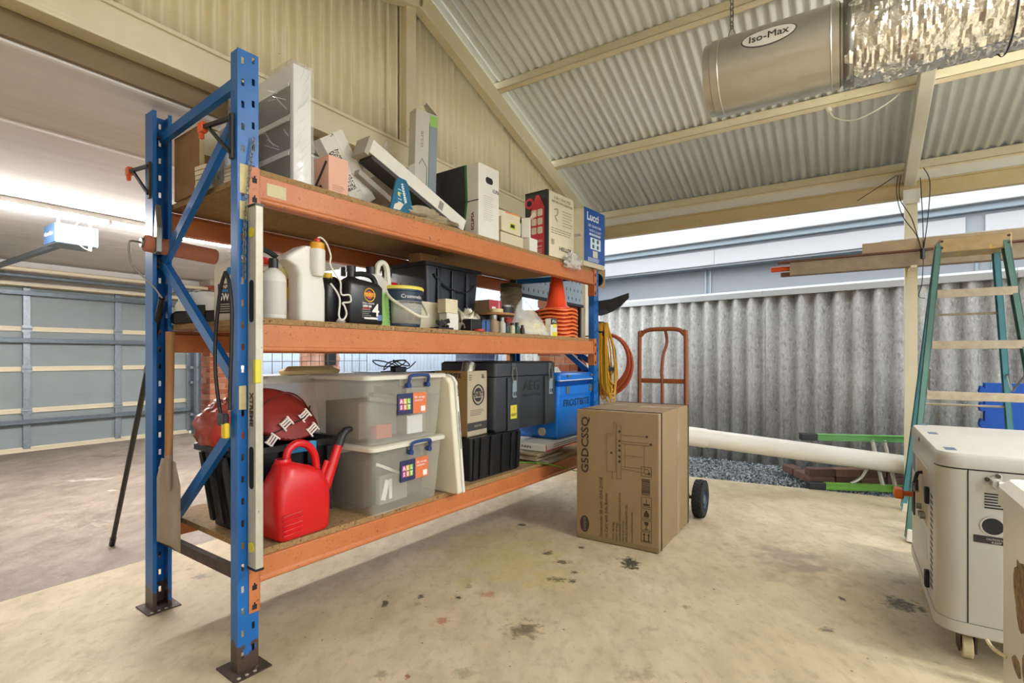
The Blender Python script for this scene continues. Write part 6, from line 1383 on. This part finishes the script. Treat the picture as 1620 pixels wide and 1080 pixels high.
# blue jigsaw mats standing behind the ladder
M_eva = pm('blue_foam', '#0c4fb0', .7, var=('#0a4396', 6, .5))
for k in range(5):
    mb = MB(); P = []
    n = 8; w_ = 1.0/n
    for i in range(n):
        z = i*w_; P += [(0,z),(0,z+w_*.35),(.022,z+w_*.28),(.03,z+w_*.5),(.022,z+w_*.82),(0,z+w_*.7)]
    P += [(0,1.0),(-.95,1.0),(-.95,0)]
    mb.prism([(y, z) for y, z in P], 0, .020, 'x'); o = mb.build('foam_mat', M_eva, None, BF(5.17+.023*k, -.87-.012*(k % 3), .001), BYAW, smooth=0)
    tag(o, ('front', 'second', 'third', 'fourth', 'rearmost')[k] + ' blue jigsaw foam mat of the upright row behind the ladder', 'foam mat', 'blue jigsaw mats')

# generator
M_gen = pm('generator_cream', '#b9b7ae', .35, var=('#adaaa0', 3, .6), wear=('#a08a6b', 9, .745)); M_geng = pm('generator_grey', '#b5b3aa', .45)
gn = thing('generator', 'cream enclosed generator on castors at the right of the carport', 'generator', BF(2.6, -.95, 0), BYAW)
mb = MB(); mb.loft([tubring(0,1.0,0,.653,.18,.075,6), tubring(0,1.0,0,.653,.765,.075,6)]); mb.build('body', M_gen, gn, smooth=40)
mb = MB(); mb.loft([tubring(.012,.988,.012,.641,.125,.075,6), tubring(-.004,1.004,-.004,.657,.135,.08,6), tubring(-.004,1.004,-.004,.657,.178,.08,6)]); mb.build('base_skirt', M_gen, gn, smooth=40)
mb = MB(); mb.loft([tubring(-.004,1.004,-.004,.657,.771,.08,6), tubring(-.004,1.004,-.004,.657,.812,.08,6), tubring(.006,.994,.006,.647,.826,.07,6), tubring(.03,.97,.03,.62,.829,.06,6)]); mb.build('lid', M_gen, gn, smooth=40)
mb = MB(); mb.loft([tubring(.004,.996,.004,.649,.764,.075,6), tubring(.004,.996,.004,.649,.772,.075,6)]); mb.build('lid_gap', M_dark, gn)
mb = MB(); mb.box(-.0015, .002, .560, .564, .18, .765); mb.build('panel_seam', M_dark, gn, smooth=0)
# near end: carry handle, louvres, exhaust, plate
mb = MB(); mb.prism([(.515,.735),(.50,.745),(.475,.765),(.465,.755),(.47,.705),(.485,.70)], -.006, .0, 'x'); hd = mb.build('handle_bracket', M_gen, gn, smooth=0, bevel=.004); mb = MB(); mb.cyl((-.002,.485,.728), (-.05,.485,.728), .017, n=14); mb.cyl((-.05,.485,.728), (-.05,.15,.728), .014, n=14); mb.build('handle_bar', M_gen, hd)
for y, z in ((.508,.738),(.478,.753),(.478,.712)): mb = MB(); mb.cyl((-.010,y,z), (-.004,y,z), .008, n=8); mb.build('bolt', M_foot, hd)
for k in range(6):
    mb = MB(); mb.box(-.002, .002, .38, .515, .628+.0095*k*1.1, .633+.0095*k*1.1); mb.build('louvre', M_dark, gn, smooth=0)
mb = MB(); mb.lathe([(.036,-.004),(.036,.003),(.031,.003),(.031,-.004)], 24, (0,.492,.562), orient((1,0,0))); mb.build('exhaust_rim', M_geng, gn); mb = MB(); mb.cyl((-.0045,.492,.562), (.002,.492,.562), .031, n=22); mb.build('exhaust_port', M_dark, gn)
mb = MB(); mb.box(-.002, .001, .40, .546, .495, .523); mb.build('rating_plate', K('#252523', .5), gn, smooth=0); text(gn, 'CAUTION HOT EXHAUST', (-.0028, .46, .512), SX, FZ, .011, K('#b9b6ac'), w=.10); text(gn, 'KEEP CLEAR', (-.0028, .46, .501), SX, FZ, .010, K('#b9b6ac'), w=.07)
# long side: control bay, keys, vent mesh, hinges, recoil grip, stickers
YS = .653
mb = MB(); mb.box(.27, .72, YS-.004, YS+.0015, .435, .715); cp = mb.build('control_frame', M_gen, gn, smooth=0, bevel=.003); mb = MB(); mb.box(.29, .70, YS, YS+.002, .45, .70); mb.build('control_bay', K('#a99a7c', .5), cp, smooth=0)
for x, z in ((.36,.48),(.42,.475),(.50,.49),(.60,.55)): mb = MB(); mb.cyl((x,YS,z), (x,YS+.022,z), .014, n=12); mb.build('socket_knob', M_wire, cp)
mb = MB(); mb.tube([(.45,YS+.002,.66),(.45,YS+.02,.655),(.44,YS+.03,.62),(.46,YS+.03,.61)], .008, 6, sub=3); mb.box(.42,.47,YS+.02,YS+.03,.58,.63); mb.build('ignition_key', M_dark, cp)
for z in (.60, .24): mb = MB(); mb.box(.225, .262, YS-.001, YS+.016, z-.035, z+.035); mb.build('hinge', M_dark, gn, smooth=0, bevel=.004)
for k in range(16): mb = MB(); mb.box(.13, .19, YS-.001, YS+.0015, .235+.025*k, .247+.025*k); mb.build('vent_slot', K('#57564f'), gn, smooth=0)
mb = MB(); mb.box(.30, .56, YS-.001, YS+.001, .30, .42); mb.build('info_sticker', K('#b9bdbd', .5), gn, smooth=0); mb = MB(); mb.box(.76, .90, YS-.001, YS+.001, .60, .69); mb.build('logo_sticker', K('#5f6a78', .5), gn, smooth=0); mb = MB(); mb.box(.70, .80, YS-.001, YS+.001, .54, .58); mb.build('logo_sticker', K('#3f4a63', .5), gn, smooth=0)
mb = MB(); mb.prism(rrect(.78,.90,.37,.53,.02), YS-.001, YS+.004, 'y'); mb.build('recoil_plate', M_dark, gn); mb = MB(); mb.cyl((.84,YS,.47), (.84,YS+.05,.47), .014, n=10); rg = mb.build('recoil_stem', K('#d8641f', .5), gn); mb = MB(); mb.prism(rrect(-.05,.05,-.026,.026,.018), .045, .085, 'y'); mb.build('recoil_grip', K('#d8641f', .5), rg, loc=(.84,YS,.47), bevel=.008); mb = MB(); mb.box(.55,.57,YS-.003,YS+.006,.79,.81); mb.build('lid_catch', M_dark, gn, smooth=0)
for x in (.02, .52, .9): mb = MB(); mb.box(x+.04, x+.11, .585, .62, .8292, .8302); mb.build('warning_sticker', K('#4f6076', .5), gn, smooth=0)
for x, y in ((.11,.10),(.11,.55),(.89,.10),(.89,.55)):
    mb = MB(); mb.cyl((x,y-.017,.047), (x,y+.017,.047), .047, n=22); cs = mb.build('castor_wheel', pm('castor_cream', '#cfc09a', .6) if 'castor_cream' not in MATS else MATS['castor_cream'], gn, bevel=.004); mb = MB(); mb.box(x-.03, x+.035, y-.028, y-.022, .03, .128); mb.box(x-.03, x+.035, y+.022, y+.028, .03, .128); mb.box(x-.035, x+.035, y-.03, y+.03, .12, .128); mb.build('castor_fork', M_foot, cs, smooth=0)

# chest freezer at the right edge
M_frz = pm('freezer_white', '#e8e5da', .3, var=('#ded9cb', 3, .5)); M_rust = pm('rust_patch', '#a98657', .8, var=('#4a3c2c', 40, .95), bump=(40, .5))
fz = thing('chest_freezer', 'old white chest freezer with a rust patch at the right edge', 'freezer', BF(1.32, -.935, 0), BYAW)
mb = MB(); mb.loft([tubring(.005,.655,.005,.563,.02,.02), tubring(0,.662,0,.568,.03,.025), tubring(0,.662,0,.568,.775,.025)]); mb.build('cabinet', M_frz, fz, smooth=40)
mb = MB(); mb.loft([tubring(-.008,.672,-.008,.578,.785,.03), tubring(-.008,.672,-.008,.578,.835,.035), tubring(.012,.652,.012,.558,.857,.03)]); mb.build('lid', M_frz, fz, smooth=40); mb = MB(); mb.loft([tubring(.004,.658,.004,.564,.774,.025), tubring(.004,.658,.004,.564,.786,.025)]); mb.build('gasket', K('#c3b796', .7), fz)
rn = random.Random(5); mb = MB(); P = [(.457+.055*math.cos(i*PI/12)*(1+.45*rn.random()), .60+.075*math.sin(i*PI/12)*(1+.3*rn.random())) for i in range(24)]; mb.prism(P, .5675, .5690, 'y'); mb.build('rust_patch', M_rust, fz, smooth=0)
for (x, z, rx, rz_) in ((.42,.43,.028,.03),(.50,.40,.035,.018),(.40,.36,.02,.02)):
    mb = MB(); mb.prism([(x+rx*math.cos(i*PI/6)*(1+.4*rn.random()), z+rz_*math.sin(i*PI/6)*(1+.4*rn.random())) for i in range(12)], .5675, .5690, 'y'); mb.build('rust_spot', M_rust, fz, smooth=0)
mb = MB(); mb.tube([(.60,.568,.375),(.62,.59,.38),(.65,.60,.39)], .005, 6, sub=3); mb.build('peeled_trim', K('#d4c8a6', .6), fz)
mb = MB(); mb.cyl((.64,.3,.0), (.64,.3,.03), .03, n=10); mb.cyl((.05,.08,.0), (.05,.08,.03), .03, n=10); mb.cyl((.05,.5,.0), (.05,.5,.03), .03, n=10); mb.build('feet', M_black, fz)

# fan silencer and foil duct hanging under the roof
M_sil = pm('silencer_steel', '#d2cfc6', .36, .8, var=('#b3ad9d', 3, .6)); M_foil = pm('duct_foil', '#e9e6de', .28, 1.0, bump=(45, .8, (1, 1, 1)))
S0 = Vector((1.155, 2.99, 2.80)); SD = -B
sil = thing('duct_silencer', 'round steel duct fan silencer with oval badge hung from the roof', 'duct silencer', S0, 0)
Ms = orient(SD); R_ = .203
mb = MB(); mb.lathe([(R_-.02,-.0),(R_-.012,.0),(R_-.012,.035),(R_,.04),(R_,.075),(R_+.003,.078),(R_,.082),(R_,.60),(R_+.003,.604),(R_,.608),(R_,.64),(R_-.012,.645),(R_-.012,.70)], 56, (0,0,0), Ms, caps=False); mb.build('shell', M_sil, sil, smooth=35)
mb = MB(); mb.lathe([(R_-.021,.0),(R_-.021,.12),(.02,.125)], 40, (0,0,0), Ms, caps=False); mb.build('throat', M_dark, sil)
mb = MB(); mb.lathe([(R_+.004,.655),(R_+.004,.70)], 48, (0,0,0), Ms, caps=False); mb.build('clamp', M_wire, sil, solid=.002)
# badge wrapped on the shell, facing the camera side below
Xd = SD.normalized(); cd = (Vector((0,0,CAM_H+2.6)) - (S0+Xd*.33)); cd = (cd - Xd*cd.dot(Xd)).normalized(); side = cd.cross(Xd)
if side.z < 0: side = -side
def wrap(x, y, off): a = y/R_; return Xd*x + (cd*math.cos(a) + side*math.sin(a))*(R_+off)
def oval(rx, ry, off, nm, m):
    mb = MB(); c = [wrap(.33, .0, off)]; n = 32; fs = []; vs = []
    for k, f in enumerate((0, .5, 1)):
        for i in range(n): vs.append(wrap(.33 + rx*f*math.cos(2*PI*i/n), ry*f*math.sin(2*PI*i/n), off))
    for k in range(2): fs += [(k*n+i, k*n+(i+1) % n, (k+1)*n+(i+1) % n, (k+1)*n+i) for i in range(n)]
    mb.add(vs, fs); return mb.build(nm, m, sil)
oval(.130, .056, .0010, 'badge_border', M_print); oval(.125, .051, .0018, 'badge', M_wh)
o = text(sil, 'Iso-Max', (0,0,0), FX, FZ, .062, M_print, w=.185)
for q in o.data.vertices: q.co = wrap(.33+q.co.x, q.co.z, .0034 - q.co.y)
# hanging chain
def to_roof(x): 
    p = S0 + Xd*x; return p
for x in (.12,):
    cpt = Xd*x + Vector((0,0,R_)); topz = 3.42 - S0.z
    for dx in (-.03, .03): mb = MB(); mb.bar(Xd*(x+dx) + Vector((0,0,R_-.004)), Xd*x + Vector((0,0,R_+.09)), .004, .004); mb.build('wire_loop', M_wire, sil, smooth=0)
    k = 0; z = R_+.09
    while z < topz+.25:
        o = put('chain_link', lm, sil, Xd*x + Vector((0,0,z))); o.rotation_euler = (0,0,(PI/2 if k % 2 else 0)+.4); o.scale = (2,2,2); z += .034; k += 1
fd = thing('foil_duct', 'crinkled silver foil flexible duct running from the silencer', 'duct', S0 + Xd*.66, 0)
mb = MB(); R = []; nseg = 200; nr = 72
from mathutils import noise as NZ
for k in range(nseg+1):
    s = k/nseg; x = 2.0*s; ring = []
    for i in range(nr):
        a = 2*PI*i/nr; n1 = abs(NZ.noise(Vector((x*34, math.cos(a)*3.0 + x*5, math.sin(a)*3.0)))); n2 = NZ.noise(Vector((x*70, math.cos(a)*6+x*9, math.sin(a)*6)))
        r = (.204 + .012*min(1, s*14))*(1 + .10*(n1-.25) + .045*n2)
        ring.append(Xd*x + (cd*math.cos(a)+side*math.sin(a))*r + Vector((0,0,0)))
    R.append(ring)
mb.loft(R, caps=False); mb.build('foil', M_foil, fd, smooth=25)
mb = MB(); mb.lathe([(.222,.606),(.224,.61),(.222,.614)], 40, (0,0,-.01), Ms, caps=False); mb.build('strap', M_black, fd); mb = MB(); mb.cyl(Xd*.61+Vector((0,0,.22)), Xd*.61+Vector((0,0,.85)), .004, n=6); mb.build('strap_hanger', M_black, fd)
mb = MB(); mb.cyl(Xd*1.7+Vector((0,0,.22)), Xd*1.7+Vector((0,0,.8)), .004, n=6); mb.build('strap_hanger', M_black, fd)
# white plug and lead under the purlin
pl_ = thing('power_lead', 'white plug and lead drooping from the roof under the silencer', 'lead', BF(4.66, 0.14, 3.10), BYAW)
mb = MB(); mb.cyl((0,0,.06), (.0,-.02,.10), .006, n=8); mb.build('tail', M_black, pl_); mb = MB(); mb.cyl((0,0,.07), (.0,-.03,-.01), .026, .02, n=14); mb.build('plug', M_creamw, pl_); mb = MB(); mb.cyl((0,.004,.075), (0,.01,.06), .032, n=14); mb.build('plug_ring', K('#8a8a84'), pl_)
mb = MB(); mb.tube([(0,-.03,-.01),(0,-.06,-.06),(0,-.16,-.11),(0,-.28,-.09),(0,-.42,-.02),(0,-.48,.05),(0,-.50,.15)], .006, 8, sub=5); mb.build('lead', M_creamw, pl_)
